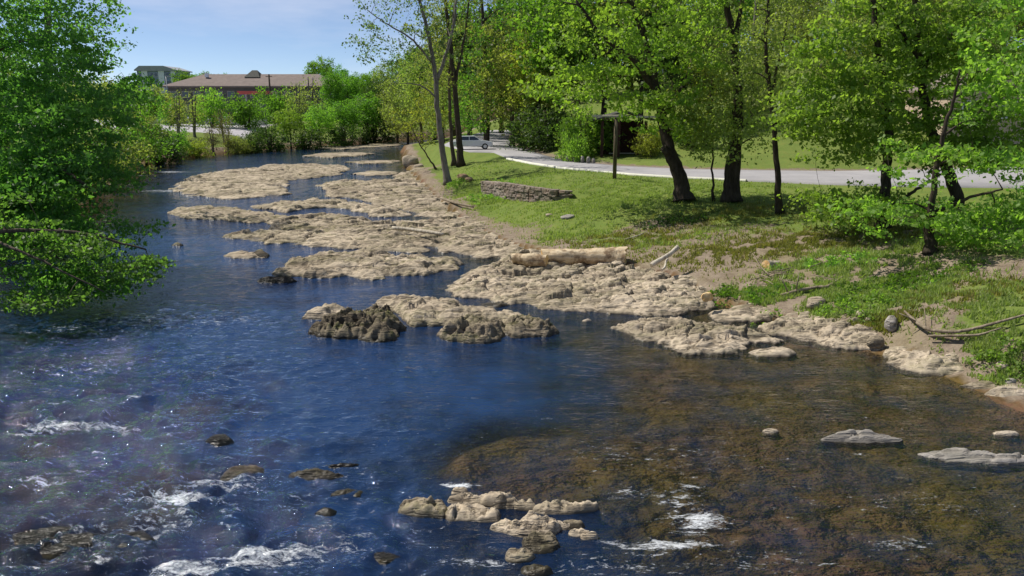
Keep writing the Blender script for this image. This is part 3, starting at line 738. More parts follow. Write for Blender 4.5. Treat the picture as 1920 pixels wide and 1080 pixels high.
rock('rock', [(1730, 846), (1770, 838), (1800, 841), (1850, 846), (1930, 851), (1930, 862), (1850, 870), (1790, 862), (1758, 853)], .13, .2, M['stone_grey'], 'low wide grey rock barely out of the brown shallows', 'rock', rough=.06, seed=29)
rock('rock', [(1868, 811), (1885, 806), (1905, 810), (1890, 815)], .10, .1, M['stone_pale'], 'tiny pale stone just breaking the brown shallows', 'rock', rough=.02, seed=30)
rock('rock', [(1435, 808), (1445, 802), (1455, 806), (1447, 811)], .10, .1, M['stone_pale'], 'tiny pale stone beside the grey fin shaped rock', 'rock', rough=.02, seed=301)
rock('rock', [(1090, 600), (1102, 595), (1112, 599), (1100, 603)], .12, .1, M['stone_pale'], 'small white stone in the olive pool', 'rock', rough=.02, seed=31)
rock('rock_block', [(752, 957), (757, 938), (782, 932), (830, 940), (838, 958), (830, 972), (782, 967)], .20, .14, M['rock_mixed'], 'dark mossy end of the block shaped rock in the foreground rapid', 'rock', rough=.085, lump=.06, lscale=.2, seed=32)
rock('rock_block', [(832, 950), (845, 941), (895, 945), (932, 955), (931, 974), (845, 976)], .20, .14, M['rock_pale'], 'pale squared block of rock in the foreground water', 'rock', rough=.085, lump=.06, lscale=.2, seed=33)
rock('rock', [(845, 930), (880, 922), (920, 924), (957, 932), (1000, 949), (1004, 957), (957, 949), (895, 941)], .20, .10, RK, 'narrow pale rock rib running behind the squared block', 'rock', rough=.085, lump=.06, lscale=.2, seed=34)
rock('rock', [(1005, 953), (1027, 942), (1055, 935), (1082, 939), (1117, 946), (1095, 953), (1057, 958), (1025, 963)], .18, .10, RK, 'pale wedge of rock pointing at the white riffle', 'rock', rough=.085, lump=.06, lscale=.2, seed=35)
rock('rock', [(927, 984), (947, 974), (975, 982), (985, 965), (1000, 961), (1018, 972), (1038, 971), (1046, 985), (1036, 1000), (1000, 1006), (965, 1001)], .22, .14, RK, 'knobbly pale rock with a mossy hollow in the foreground', 'rock', rough=.085, lump=.06, lscale=.2, seed=36)
rock('rock', [(985, 1006), (1010, 998), (1040, 1004), (1043, 1018), (1028, 1036), (1005, 1036), (988, 1020)], .22, .10, MS, 'yellow mossy stone in front of the knobbly pale rock', 'rock', rough=.085, lump=.06, lscale=.2, seed=37)
for n_, (cx, cy, r, m, lb) in enumerate(((1054, 985, 11, RK, 'small pale stone touching the knobbly rock'), (1074, 983, 14, MS, 'small brown mossy stone beside a pale one'), (1086, 997, 13, RK, 'little split pale stone past the brown mossy one'), (1105, 1004, 9, RK, 'last pinkish pebble before the white riffle'), (975, 1040, 18, RK, 'flat pale sliver awash in front of the mossy stone'), (1005, 1066, 20, MS, 'mossy pale stone lowest in the foreground chain'),
                                         (862, 920, 9, RK, 'small pale stone behind the squared block, water breaking on it'))):
    rock('stone', [(cx + r * 1.2 * math.cos(a), cy + r * .62 * math.sin(a)) for a in np.linspace(0, 2 * math.pi, 8)[:-1]], .14, .07, m, lb, 'stone', rough=.03, lump=.05, lscale=.2, seed=60 + n_)
for n_, (pts, h, m, lb) in enumerate((
        ([(418, 893), (432, 876), (470, 869), (490, 873), (488, 890), (450, 898)], .16, MS, 'brown mossy rock awash at the edge of the white rapid'),
        ([(548, 884), (570, 876), (620, 882), (640, 890), (600, 898), (555, 894)], .14, MS, 'long low mossy rock awash right of the white rapid'),
        ([(620, 876), (645, 864), (668, 868), (660, 876)], .12, DK, 'small dark rock tip behind the long awash rock'),
        ([(625, 924), (648, 912), (680, 920), (670, 933), (640, 932)], .12, MS, 'olive mossy stone between the awash rock and the block'),
        ([(594, 962), (608, 948), (626, 955), (620, 970)], .14, DK, 'dark pointed stone in the foaming water'),
        ([(388, 825), (398, 812), (425, 811), (432, 822), (410, 833)], .20, DK, 'lone dark round stone in the smooth blue water'),
        ([(695, 1040), (715, 1030), (748, 1038), (725, 1046)], .10, DK, 'low dark stone in front of the foreground chain'),
        ([(30, 1000), (110, 985), (180, 1000), (150, 1030), (60, 1035)], .08, DK, 'wide dark brown rock ledge drowned by the rapid'),
        ([(200, 1000), (260, 992), (280, 1010), (230, 1022)], .09, DK, 'reddish dark rock lip in the rapid'))):
    rock('river_rock', pts, h, .16, m, lb, 'rock', rough=.04, lump=.03 if m is DK else .06, lscale=.35, seed=80 + n_)
rock('rock_ledge', [(560, 292), (600, 287), (660, 284), (705, 287), (670, 292), (610, 296)], .22, .8, SH, 'faint low gravel bar in the far bend', 'rock', rough=.08, seed=40, gmul=1.3)
rock('rock_ledge', [(648, 304), (690, 299), (745, 301), (735, 306), (690, 309)], .20, .8, SH, 'thin pale bar reaching toward the white bank boulder', 'rock', rough=.08, seed=41, gmul=1.3)
rock('rock_ledge', [(655, 325), (700, 319), (752, 320), (740, 327), (690, 330)], .22, .7, SH, 'thin bar beside the far end of the tan shelf', 'rock', rough=.08, seed=42, gmul=1.3)
rock('rock', [(565, 277), (640, 274), (740, 268), (760, 271), (660, 279), (590, 281)], .14, .8, SH, 'farthest riffle of rocks below the wooded bend', 'rock', rough=.10, seed=43, gmul=1.6)

# loose boulders: one shaped mesh each
def blob(name, px, py, wpx, hpx, mat, label, group=None, seed=0, flat=1.0, z=None, cat='boulder'):
    r = random.Random(seed)
    if z is None: x, y, zz = hit(px, py + hpx * .35)
    else: x, y, zz = at(px, py + hpx * .35, z)
    zz = max(zz, .15)
    s = y / F_PX
    a, c = wpx * s / 2, hpx * s / 2
    n, m = 14, 9
    V, F = [], []
    ph = [r.uniform(0, 6.28) for _ in range(8)]
    for j in range(m + 1):
        th = math.pi * j / m
        for i in range(n):
            al = 2 * math.pi * i / n
            k = 1 + .12 * math.sin(2 * al + ph[0]) * math.sin(th) + .10 * math.sin(3 * al + ph[1] + 2 * th) + .07 * math.sin(5 * al + ph[2] - 3 * th)
            cz = math.cos(th); cz = math.copysign(abs(cz) ** .75, cz)
            V.append((a * k * math.sin(th) ** .8 * math.cos(al), a * .8 * k * math.sin(th) ** .8 * math.sin(al), c * cz * flat * (1 + .1 * math.sin(al + ph[3]))))
    for j in range(m):
        for i in range(n):
            F.append((j * n + i, (j + 1) * n + i, (j + 1) * n + (i + 1) % n, j * n + (i + 1) % n))
    o = link(name, mesh_np(name, V, F), mat, None, (x, y + a * .3, zz + c * .55))
    o.rotation_euler = (r.uniform(-.15, .15), r.uniform(-.15, .15), r.uniform(0, 1))
    return tag(o, label, cat, group)
blob('boulder', 1672, 612, 32, 32, M['stone_grey'], 'smooth grey round boulder on the shore between two tan slabs', seed=1)
blob('boulder', 1881, 687, 26, 16, M['stone_pale'], 'white egg shaped stone on the muddy edge near the pale block', seed=2)
blob('boulder', 1615, 588, 24, 13, M['stone_pale'], 'white flat stone at the edge of the weeds above the shore', seed=3)
blob('boulder', 1530, 572, 40, 22, SH, 'brown half buried boulder at the foot of the grassy slope', seed=4)
blob('boulder', 1605, 604, 16, 9, M['stone_pale'], 'small buff stone below the white flat stone', seed=5)
blob('boulder', 1628, 603, 14, 9, M['stone_pale'], 'small buff stone nearer the grey round boulder', seed=6)
blob('boulder', 1642, 650, 30, 26, SH, 'rough brown boulder at the waterline below the grey round boulder', seed=7)
blob('boulder', 1896, 718, 22, 16, M['stone_grey'], 'dull grey stone behind the pale block of rock', seed=8)
blob('boulder', 770, 302, 30, 24, M['stone_pale'], 'white boulder at the far bend of the right bank', seed=9, z=.2)
blob('boulder', 786, 312, 18, 10, M['stone_pale'], 'smaller pale rock beside the white boulder at the bend', seed=10, z=.2)
blob('boulder', 868, 334, 20, 12, M['stone_rust'], 'orange tan stone on the grass left of the stone wall', seed=11)
blob('boulder', 880, 340, 14, 10, M['stone_rust'], 'smaller orange stone leaning at the left end of the wall', seed=12)
blob('boulder', 1065, 407, 26, 8, M['stone_grey'], 'flat grey stone in the grass below the wall', seed=13)
blob('boulder', 1030, 404, 14, 6, M['stone_pale'], 'small pale stone beside the flat grey one below the wall', seed=14)
for i_, (x_, y_, w_, h_) in enumerate(((1064, 297, 8, 13), (1078, 297, 8, 13), (1092, 299, 9, 14), (1103, 300, 8, 14), (1113, 301, 7, 10))):
    blob('edge_stone', x_, y_, w_, h_, M['stone_grey'], 'upright grey stone in the short row edging the road', 'row of stones edging the road', seed=20 + i_, z=2.5, cat='stone')

# ------------------------------------------------------------------ stone retaining wall, stone by stone
r = random.Random(4)
wroot = empty('stone_wall', wp[2]); tag(wroot, 'low dry stone retaining wall holding up the lawn edge', 'wall')
seg = np.r_[0, np.cumsum([math.hypot(wp[i + 1][0] - wp[i][0], wp[i + 1][1] - wp[i][1]) for i in range(4)])]
def wall_at(s):
    f = lambda q: float(np.interp(s, seg, q))
    return f([p[0] for p in wp]), f([p[1] for p in wp]), f([p[2] for p in wp]), f(wt)
stone_me = []
for k in range(8):
    mb = MB().box((0, 0, 0), (1, 1, 1), jit=.09, r=r)
    o = mb.build('stone', M['stone_wall'])
    m = o.modifiers.new('bevel', 'BEVEL'); m.width = .10; m.segments = 1
    dg = bpy.context.evaluated_depsgraph_get(); me2 = bpy.data.meshes.new_from_object(o.evaluated_get(dg)); bpy.data.objects.remove(o)
    stone_me.append(me2)
core = MB()
for i in range(4):
    a, b = wp[i], wp[i + 1]
    dx, dy = b[0] - a[0], b[1] - a[1]; L = math.hypot(dx, dy); nx, ny = -dy / L, dx / L
    V = []
    for (p, t) in ((a, wt[i]), (b, wt[i + 1])):
        for off in (.12, .60):
            for z in (p[2] - .5, t - .12): V.append((p[0] + nx * off, p[1] + ny * off, z))
    core.add([tuple(np.array(v) - np.array(wp[2])) for v in V], [(0, 1, 5, 4), (2, 6, 7, 3), (1, 3, 7, 5), (0, 4, 6, 2), (0, 2, 3, 1), (4, 5, 7, 6)])
core.build('core', plain('wall_core', (.05, .04, .033), .95, .1, .2, 4), wroot)
zrow = 0
s_end = seg[-1]
for row in range(6):
    s = -r.uniform(0, .3)
    while s < s_end:
        L = r.uniform(.28, .70)
        x, y, zb, zt = wall_at(min(max(s + L / 2, 0), s_end))
        x2, y2, _, _ = wall_at(min(s + L / 2 + .2, s_end)); x1, y1, _, _ = wall_at(max(s + L / 2 - .2, 0))
        hrow = (zt - zb + .22) / 6
        zc = zb - .2 + (row + .5) * hrow
        if True:
            o = link('stone', r.choice(stone_me), None, wroot)
            ang = math.atan2(y2 - y1, x2 - x1)
            o.location = (x - wp[2][0] + r.uniform(-.02, .02), y - wp[2][1] + .12 + r.uniform(-.05, .03), zc - wp[2][2])
            o.scale = (L * .97, .42, hrow * r.uniform(.93, 1.06)); o.rotation_euler = (r.uniform(-.03, .03), r.uniform(-.03, .03), ang + r.uniform(-.03, .03))
        s += L

# ------------------------------------------------------------------ logs, branches
def rough_log(name, p0, p1, r0, r1, mat, endmat, label, cat='log', group=None, seed=0, n=14, segs=16, bend=.0, taperend=False, chips=0.0):
    rr = random.Random(seed)
    p0, p1 = Vector(p0), Vector(p1); base = p0.copy()
    root = empty(name, base); tag(root, label, cat, group)
    ax = (p1 - p0); L = ax.length; t = ax.normalized(); up = Vector((0, 0, 1)); up = (up - t * up.dot(t)).normalized(); sd = t.cross(up)
    V, F = [], []
    ph = [rr.uniform(0, 6.28) for _ in range(6)]
    for j in range(segs + 1):
        f = j / segs; R = r0 + (r1 - r0) * f
        R *= 1 + .06 * math.sin(7 * f + ph[0]) + .04 * math.sin(17 * f + ph[1])
        c = p0 + ax * f + up * bend * math.sin(math.pi * f) + sd * .06 * math.sin(5 * f + ph[2])
        for i in range(n):
            a = 2 * math.pi * i / n
            k = 1 + .07 * math.sin(2 * a + ph[3] + f) + .05 * math.sin(3 * a + ph[4] + 4 * f) + rr.uniform(-.03, .03) + (chips * rr.uniform(-1, .3) if chips and rr.random() < .25 else 0)
            off = t * (rr.uniform(-.05, .05) * 4 * R if j in (0, segs) and chips else 0)
            q = c + (up * math.cos(a) + sd * math.sin(a)) * R * k + off - base
            V.append(tuple(q))
    for j in range(segs):
        for i in range(n):
            F.append((j * n + i, j * n + (i + 1) % n, (j + 1) * n + (i + 1) % n, (j + 1) * n + i))
    link('bark', mesh_np('bark', V, F), mat, root)
    for e in (0, segs):
        ring = [Vector(V[e * n + i]) for i in range(n)]
        c = sum(ring, Vector()) / n
        mid = [c + (q - c) * .55 + t * rr.uniform(-.5, .5) * r0 * .25 for q in ring]
        pts = [tuple(q) for q in ring] + [tuple(q) for q in mid] + [tuple(c + t * rr.uniform(-.3, .3) * r0 * .3)]
        ff = []
        for i in range(n):
            i2 = (i + 1) % n
            ff.append((i, i2, n + i2)); ff.append((i, n + i2, n + i)); ff.append((n + i, n + i2, 2 * n))
        if e == 0: ff = [f_[::-1] for f_ in ff]
        link('cut_end', mesh_np('cut_end', pts, ff, False), endmat, root)
    return root
def on(px, py, z): return at(px, py, z)
zl = .40
D0 = at(1070, 492, zl)[1]
def lp(px, py, dd=0): return atd(px, py, D0 + dd)
rough_log('fallen_log', lp(1016, 481, .1), lp(1173, 480, -.15), .33, .40, M['log_bark'], M['cut_wood'], 'big debarked fallen log with broken ends lying on the bedrock shelf', seed=3, segs=26, n=18, chips=.25)
rough_log('log_chunk', lp(960, 484, -.1), lp(1024, 489, -.75), .24, .27, M['log_bark'], M['cut_wood'], 'short broken chunk of log at the left end of the fallen log', seed=5, segs=10, chips=.3)
def beam(name, p0, p1, w, mat, label, cat, group=None, seed=0):
    return rough_log(name, p0, p1, w, w * .9, mat, mat, label, cat, group, seed, n=8, segs=8, chips=.08)
za = .95
b0 = at(1223, 498, .85); b1 = atd(1272, 463, b0[1] + .6)
beam('driftwood_beam', b0, b1, .10, M['driftwood'], 'bleached grey beam propped up at a slant on the bank', 'driftwood', seed=1)
beam('driftwood_stub', at(1240, 506, .8), atd(1254, 486, b0[1] + .1), .05, M['driftwood'], 'short bleached stick leaning under the slanted beam', 'driftwood', seed=2)
l0 = at(1436, 497, 1.02)
rough_log('cut_log', atd(1434, 496, l0[1]), atd(1482, 496, l0[1] + 1.0), .17, .16, M['driftwood'], M['cut_wood'], 'upper sawn log with a pale round end on the bank', 'log', seed=8, segs=10)
rough_log('cut_log', atd(1438, 510, l0[1] - .4), atd(1490, 511, l0[1] + .6), .17, .15, M['dead_branch'], M['cut_wood'], 'lower sawn log with a bright sawn end, under the upper one', 'log', seed=9, segs=10)
s0 = at(1325, 562, .55)
rough_log('log_round', atd(1325, 558, s0[1] - .12), atd(1327, 555, s0[1] + .2), .15, .14, M['cut_wood'], M['cut_wood'], 'small yellow sawn round sitting at the edge of the weeds', 'log', seed=10, segs=4)

def branch(name, pix, rads, mat, label, cat='branch', twigs=(), group=None, lift=.10):
    P = []
    for px, py in pix:
        x, y, zz = hit(px, py)
        if zz < .34: x, y, zz = at(px, py, .34)
        P.append((x, y - lift * .5, zz + lift))
    root = empty(name, P[0]); tag(root, label, cat, group)
    def dense(Q, R):
        Q = np.array(Q); n = len(Q); tt = np.linspace(0, n - 1, (n - 1) * 4 + 1)
        q = np.stack([np.interp(tt, range(n), Q[:, k]) for k in range(3)], -1)
        q[1:-1] = (q[:-2] + 2 * q[1:-1] + q[2:]) / 4
        return [tuple(a) for a in q - np.array(P[0])], [float(x) for x in np.interp(tt, range(n), R)]
    q, R = dense(P, rads)
    MB().tube(q, R, 7).build('stem', mat, root, True)
    for tw in twigs:
        i, dx, dy, dz, rr_ = tw
        a = np.array(q[int(i * (len(q) - 1))])
        MB().tube([tuple(a), tuple(a + np.array((dx * .5, dy * .5, dz * .6))), tuple(a + np.array((dx, dy, dz)))], [rr_, rr_ * .7, rr_ * .4], 5).build('twig', mat, root, True)
    return root
branch('dead_branch', [(1462, 560), (1490, 554), (1530, 547), (1550, 545), (1578, 526)], [.05, .06, .055, .05, .03], M['dead_branch'], 'bent dead branch with a kink lying on the weedy bank', twigs=((.15, -.3, .2, .6, .03), (.3, .1, .1, .7, .03), (.6, .5, .4, .1, .02)))
branch('dead_branch', [(1690, 600), (1712, 625), (1735, 637), (1780, 637), (1815, 636), (1860, 622), (1935, 600)], [.03, .05, .055, .05, .045, .04, .03], M['dead_branch'], 'long dead branch draped across the pale shore slab', twigs=((.2, -.5, .1, .25, .03), (.3, .3, .8, .5, .02), (.5, 1.2, .35, .05, .025), (.7, .9, -.2, .1, .02)), lift=.25)
branch('dead_branch', [(1735, 642), (1790, 646), (1830, 642), (1870, 632)], [.03, .04, .035, .02], M['dead_branch'], 'thinner dead branch just below the long one on the slab', lift=.2)
branch('dead_branch', [(1410, 486), (1424, 508), (1440, 522)], [.02, .022, .03], M['dead_branch'], 'thin bare stick leaning into the brush by the sawn logs', lift=.15)
branch('driftwood_pole', [(737, 437), (765, 439), (800, 444), (832, 449)], [.11, .10, .10, .08], M['driftwood'], 'bare driftwood pole lying on the wide tan shelf', 'driftwood', twigs=((.95, .2, .1, .25, .05),), lift=.30)
branch('driftwood_pole', [(830, 386), (855, 389), (888, 395)], [.09, .09, .06], M['dead_branch'], 'dark driftwood pole at the grassy edge of the upper shelf', 'driftwood', lift=.22)
branch('dead_branch', [(1170, 452), (1195, 446), (1212, 438)], [.03, .03, .015], M['driftwood'], 'pale stick on the grass above the fallen log', lift=.06)
rr = random.Random(12)
for k in range(14):
    px, py = rr.uniform(1400, 1530), rr.uniform(505, 545)
    a = rr.uniform(-1, 1)
    branch('brush_stick', [(px, py), (px + 16, py - 6 * a), (px + rr.uniform(22, 46), py - 14 * a)], [.018, .02, .008], M['dead_branch'], 'loose dead stick in the brush around the sawn logs', 'stick', group='sticks in the brush heap', lift=rr.uniform(.05, .2))

# ------------------------------------------------------------------ trees
def leaves(name, C, R, npts, size, mat, parent, r, up=.16, tint0=None, flat=.6, droop=0.0):
    """C: cluster centres (k,3); R radius of each; npts leaves in each"""
    k = len(C); sub = 6
    cen = np.repeat(C, sub, 0); rad = np.repeat(R, sub)
    d = r.normal(size=(k * sub, 3)); d /= np.linalg.norm(d, axis=1)[:, None]
    d *= (r.random((k * sub, 1)) ** .45) * np.array([1, 1, flat])
    sc = cen + d * rad[:, None]
    m = max(1, npts // sub)
    P = np.repeat(sc, m, 0); rr_ = np.repeat(rad, m)
    e = r.normal(size=(len(P), 3)) * np.array([.30, .30, .30 * flat * .7]) * rr_[:, None]
    hd = np.hypot(e[:, 0], e[:, 1]); e[:, 2] -= droop * hd
    P = P + e
    N = r.normal(size=(len(P), 3)); N[:, 2] += up * 2.2; N /= np.linalg.norm(N, axis=1)[:, None]
    T = r.normal(size=(len(P), 3)); T -= N * (T * N).sum(1)[:, None]; T /= np.linalg.norm(T, axis=1)[:, None]
    B = np.cross(N, T)
    s = size * (.45 + 1.15 * r.random(len(P)) ** 1.5)[:, None]
    V = np.stack([P - T * s * .5, P + B * s * .34 + N * s * .08, P + T * s * .55, P - B * s * .34 + N * s * .08], 1).reshape(-1, 3)
    F = np.arange(len(V)).reshape(-1, 4)
    me = mesh_np(name, V, F, False)
    ct = r.random(k)
    t = .55 * np.repeat(np.repeat(ct, sub), m) + .2 * np.repeat(r.random(k * sub), m) + .25 * r.random(len(P))
    fattr(me, 'tint', np.clip(t, 0, 1), 'FACE')
    o = link(name, me, mat, parent); o['kind'] = 'stuff'
    return o

def in_ell(n, c, rad, r, shell=.45):
    out, got = [], []
    while len(out) < n:
        best, bd = None, -1
        for _ in range(4):
            d = r.normal(size=3); d /= np.linalg.norm(d); p = np.array(c) + d * np.array(rad) * r.random() ** shell
            q = 1e9 if not out else min(((np.array(out) - p) ** 2 * np.array([1, 1, 1.6])).sum(1))
            if q > bd: best, bd = p, q
        out.append(best)
    return out

def tree(name, base, trunks, ells, leafspec, bark, label, cat='tree', group=None, seed=0, clump=1.0, twist=.12, link_parts=True, branch_r=.035, min_z=None):
    """trunks: [(points, r0, r1)] world; ells: [(centre, radii, clusters)]; leafspec: (leaves per cluster, leaf size, material, flat, droop)"""
    r = np.random.default_rng(seed)
    base = np.array(base, float)
    root = empty(name, tuple(base)); tag(root, label, cat, group)
    nodes, par, rad = [], [], []
    mb = MB()
    for pts, r0, r1 in trunks:
        P = np.array(pts, float) - base; n = len(P); tt = np.linspace(0, n - 1, max((n - 1) * 6, 8))
        q = np.stack([np.interp(tt, range(n), P[:, k]) for k in range(3)], -1)
        for _ in range(2): q[1:-1] = (q[:-2] + 2 * q[1:-1] + q[2:]) / 4
        w = np.zeros_like(q); w[1:-1, :2] = r.normal(size=(len(q) - 2, 2)) * twist * .25; q = q + w
        f = np.linspace(0, 1, len(q)); R = r0 + (r1 - r0) * f ** .8
        if trunks[0][0] is pts or True:
            if q[0][2] < .6: R = R * (1 + .55 * np.exp(-(q[:, 2] - q[0][2]) / .35))
        mb.tube([tuple(a) for a in q], [float(a) for a in R], 10)
        st = len(nodes)
        for i in range(len(q)):
            nodes.append(q[i]); par.append(i + st - 1 if i else -1); rad.append(R[i])
    C = []
    for c, rd, n in ells:
        C += in_ell(n, np.array(c) - base, rd, r)
    C = np.array(C)
    if min_z is not None: C[:, 2] = np.maximum(C[:, 2], min_z)
    ntr = len(nodes)
    order = np.argsort([min(np.linalg.norm(np.array(nodes[:ntr]) - c, axis=1)) for c in C])
    for idx in order:
        c = C[idx]; N = np.array(nodes)
        dv = c - N; hd = np.hypot(dv[:, 0], dv[:, 1]); L = np.linalg.norm(dv, axis=1)
        pen = np.maximum(0, .35 * hd - dv[:, 2]) * .8
        lowp = np.where((np.arange(len(N)) < ntr) & (N[:, 2] < .22 * max(N[:ntr, 2].max(), 1)), 2.5, 0)
        j = int(np.argmin(L + pen + lowp))
        a = N[j]; k = max(2, int(L[j] / .9) + 1); p_r = min(rad[j] * .75, branch_r + .016 * L[j])
        pts = []; prev = j
        side = r.normal(size=3) * .12 * L[j]
        for i in range(k + 1):
            f = i / k
            p = a + dv[j] * f + side * math.sin(math.pi * f) * .8 + np.array([0, 0, .14 * L[j] * math.sin(math.pi * f)])
            pts.append(p)
            if i:
                nodes.append(p); par.append(prev); prev = len(nodes) - 1; rad.append(p_r * (1 - .7 * f))
        mb.tube([tuple(p) for p in pts], [max(p_r * (1 - .75 * i / k), .008) for i in range(k + 1)], 5 if p_r > .04 else 4, False)
    mb.build('trunk', bark, root, True)
    ln, size, mat, flat, droop = leafspec
    R = clump * (.75 + .5 * r.random(len(C)))
    leaves('crown', C, R, ln, size, mat, root, r, flat=flat, droop=droop)
    return root

def pp(px, py, D, dy=0): return atd(px, py, D + dy)
def gbase(px, py, z0=2.0):
    return hit(px, py)
def E(px, py, rx, ry, D, rd, n):                     # an ellipsoid of crown seen at a pixel, at distance D
    s = D / F_PX
    return (atd(px, py, D), (rx * s, rd, ry * s), n)

MPL, FRS, YEL, OLV, DEP, DRK, PAL = (M['leaf_' + k] for k in ('maple', 'fresh', 'yellow', 'olive', 'deep', 'dark', 'pale'))
# slim pale tree at the river edge
b = gbase(840, 346, .7); D = b[1]
tree('river_tree', b, [([b, pp(832, 300, D), pp(822, 220, D), pp(815, 130, D), pp(803, 60, D), pp(780, -20, D), pp(765, -100, D)], .30, .08), ([pp(817, 160, D), pp(850, 60, D, .5), pp(862, -60, D, 1), pp(880, -140, D, 1)], .16, .05), ([pp(813, 120, D), pp(770, 70, D, -.5), pp(725, 45, D, -1), pp(690, 20, D, -1)], .10, .03)],
     [E(745, 50, 90, 100, D, 3.2, 34), E(800, -70, 120, 90, D, 4, 34), E(700, 90, 40, 40, D, 1.5, 8), E(830, 60, 50, 80, D, 2, 10)], (70, .17, PAL, .8, 0), M['bark_grey'], 'slim pale barked tree leaning over the river edge with thin leaves', seed=1, clump=.85)
b = gbase(864, 312, 1.9); D = b[1]
tree('river_tree', b, [([b, pp(860, 250, D), pp(852, 160, D), pp(845, 90, D), pp(835, 0, D), pp(830, -110, D)], .34, .10), ([pp(851, 160, D), pp(868, 90, D), pp(880, 0, D), pp(892, -80, D)], .16, .05)],
     [E(830, 30, 70, 120, D, 3, 26), E(880, -60, 80, 100, D, 3.5, 26), E(800, 130, 55, 60, D, 2.5, 12)], (90, .19, OLV, .8, 0), M['bark_dark'], 'dark straight tree standing in the lawn just past the pale one', seed=2, clump=.95)
b = gbase(851, 311, 1.8); D = b[1]
tree('river_tree', b, [([b, pp(846, 250, D), pp(841, 160, D), pp(848, 60, D), pp(860, -60, D)], .22, .06)], [E(850, -20, 70, 90, D, 3, 22), E(820, 110, 40, 50, D, 2, 8)], (80, .19, OLV, .8, 0), M['bark_brown'], 'thinner brown trunk paired with the dark straight tree', seed=3, clump=.9)
b = gbase(818, 318, .6); D = b[1]
tree('sapling', b, [([b, pp(800, 290, D), pp(782, 262, D), pp(770, 235, D)], .09, .03)], [E(785, 235, 45, 48, D, 2, 16), E(800, 190, 40, 40, D, 2, 10)], (80, .16, YEL, .8, .2), M['bark_brown'], 'small leaning sapling with thin yellow green leaves over the far water', seed=4, clump=.8)
b = gbase(912, 275, 2.4); D = b[1]
tree('roadside_tree', b, [([b, pp(914, 210, D), pp(910, 120, D), pp(905, 20, D), pp(900, -60, D)], .38, .12)], [E(905, 60, 75, 120, D, 5, 40), E(900, 190, 60, 45, D, 3.5, 16), E(880, 230, 35, 22, D, 3, 8)], (110, .26, DEP, .8, .1), M['bark_dark'], 'tree at the road edge shading the parked silver car', seed=5, clump=1.4)
# the forked leaning tree
b = gbase(1282, 378, 2.0); D = b[1]
tree('forked_tree', b, [([b, pp(1275, 330, D), pp(1258, 290, D), pp(1246, 250, D, .2), pp(1240, 205, D, .3), pp(1226, 150, D, .4), pp(1215, 80, D), pp(1190, 20, D), pp(1168, -30, D), pp(1150, -130, D)], .44, .10),
     ([pp(1270, 318, D), pp(1250, 285, D, -.25), pp(1244, 278, D, -.3)], .26, .20),
     ([pp(1226, 165, D, .4), pp(1195, 118, D, 0), pp(1150, 85, D, -.4), pp(1118, 55, D, -.6), pp(1080, 0, D, -.8)], .20, .06),
     ([pp(1242, 215, D, .3), pp(1285, 160, D, 1), pp(1310, 60, D, 1.6), pp(1325, -60, D, 2)], .17, .05)],
     [E(1120, 60, 110, 90, D, 4.5, 34), E(1220, 110, 130, 95, D, 4.5, 40), E(1150, -60, 170, 80, D, 4, 24), E(1300, 30, 90, 100, D, 4, 28), E(1080, 160, 85, 42, D, 3.5, 20), E(1230, 195, 80, 28, D, 3, 14), E(1262, 240, 55, 25, D, 2.5, 9)],
     (90, .20, FRS, .55, .12), M['bark_dark'], 'leaning fork trunked tree with bright leaves on the lawn slope', seed=6, clump=.85)
b = gbase(1372, 378, 2.1); D = b[1]
tree('lawn_tree', b, [([b, pp(1376, 320, D), pp(1384, 240, D), pp(1385, 160, D), pp(1374, 70, D), pp(1362, 10, D), pp(1350, -90, D)], .40, .12), ([pp(1364, 376, D, -.2), pp(1366, 320, D, -.2), pp(1377, 262, D)], .26, .2), ([pp(1376, 80, D), pp(1392, 10, D), pp(1405, -90, D)], .16, .05)],
     [E(1370, 100, 80, 60, D, 3.5, 22), E(1360, 225, 85, 60, D, 3, 30), E(1400, 150, 60, 70, D, 3, 18), E(1370, -70, 110, 80, D, 3.5, 18), E(1310, 230, 50, 45, D, 2.5, 14)], (105, .15, OLV, .9, .3), M['bark_dark'], 'straight double based dark tree with olive feathery leaves', seed=7, clump=.85)
b = gbase(1463, 402, 1.9); D = b[1]
tree('lawn_tree', b, [([b, pp(1458, 330, D), pp(1452, 240, D), pp(1442, 150, D), pp(1435, 110, D), pp(1440, 0, D), pp(1450, -80, D)], .17, .05), ([pp(1446, 180, D), pp(1460, 110, D), pp(1475, 40, D)], .08, .03)], [E(1450, 60, 60, 90, D, 2.5, 24), E(1470, 180, 50, 60, D, 2, 12), E(1430, -60, 70, 60, D, 2.5, 14)], (90, .13, OLV, .9, .2), M['bark_dark'], 'thin dark trunk next along from the double based tree', seed=8, clump=.8)
b = gbase(1338, 378, 2.0); D = b[1]
tree('sapling', b, [([b, pp(1336, 320, D), pp(1338, 260, D), pp(1330, 210, D), pp(1335, 150, D)], .07, .025)], [E(1310, 215, 45, 50, D, 2, 16), E(1330, 160, 40, 40, D, 2, 10)], (90, .13, YEL, .9, .4), M['bark_dark'], 'very thin sapling with rusty yellow leaves between two lawn trees', seed=9, clump=.8)
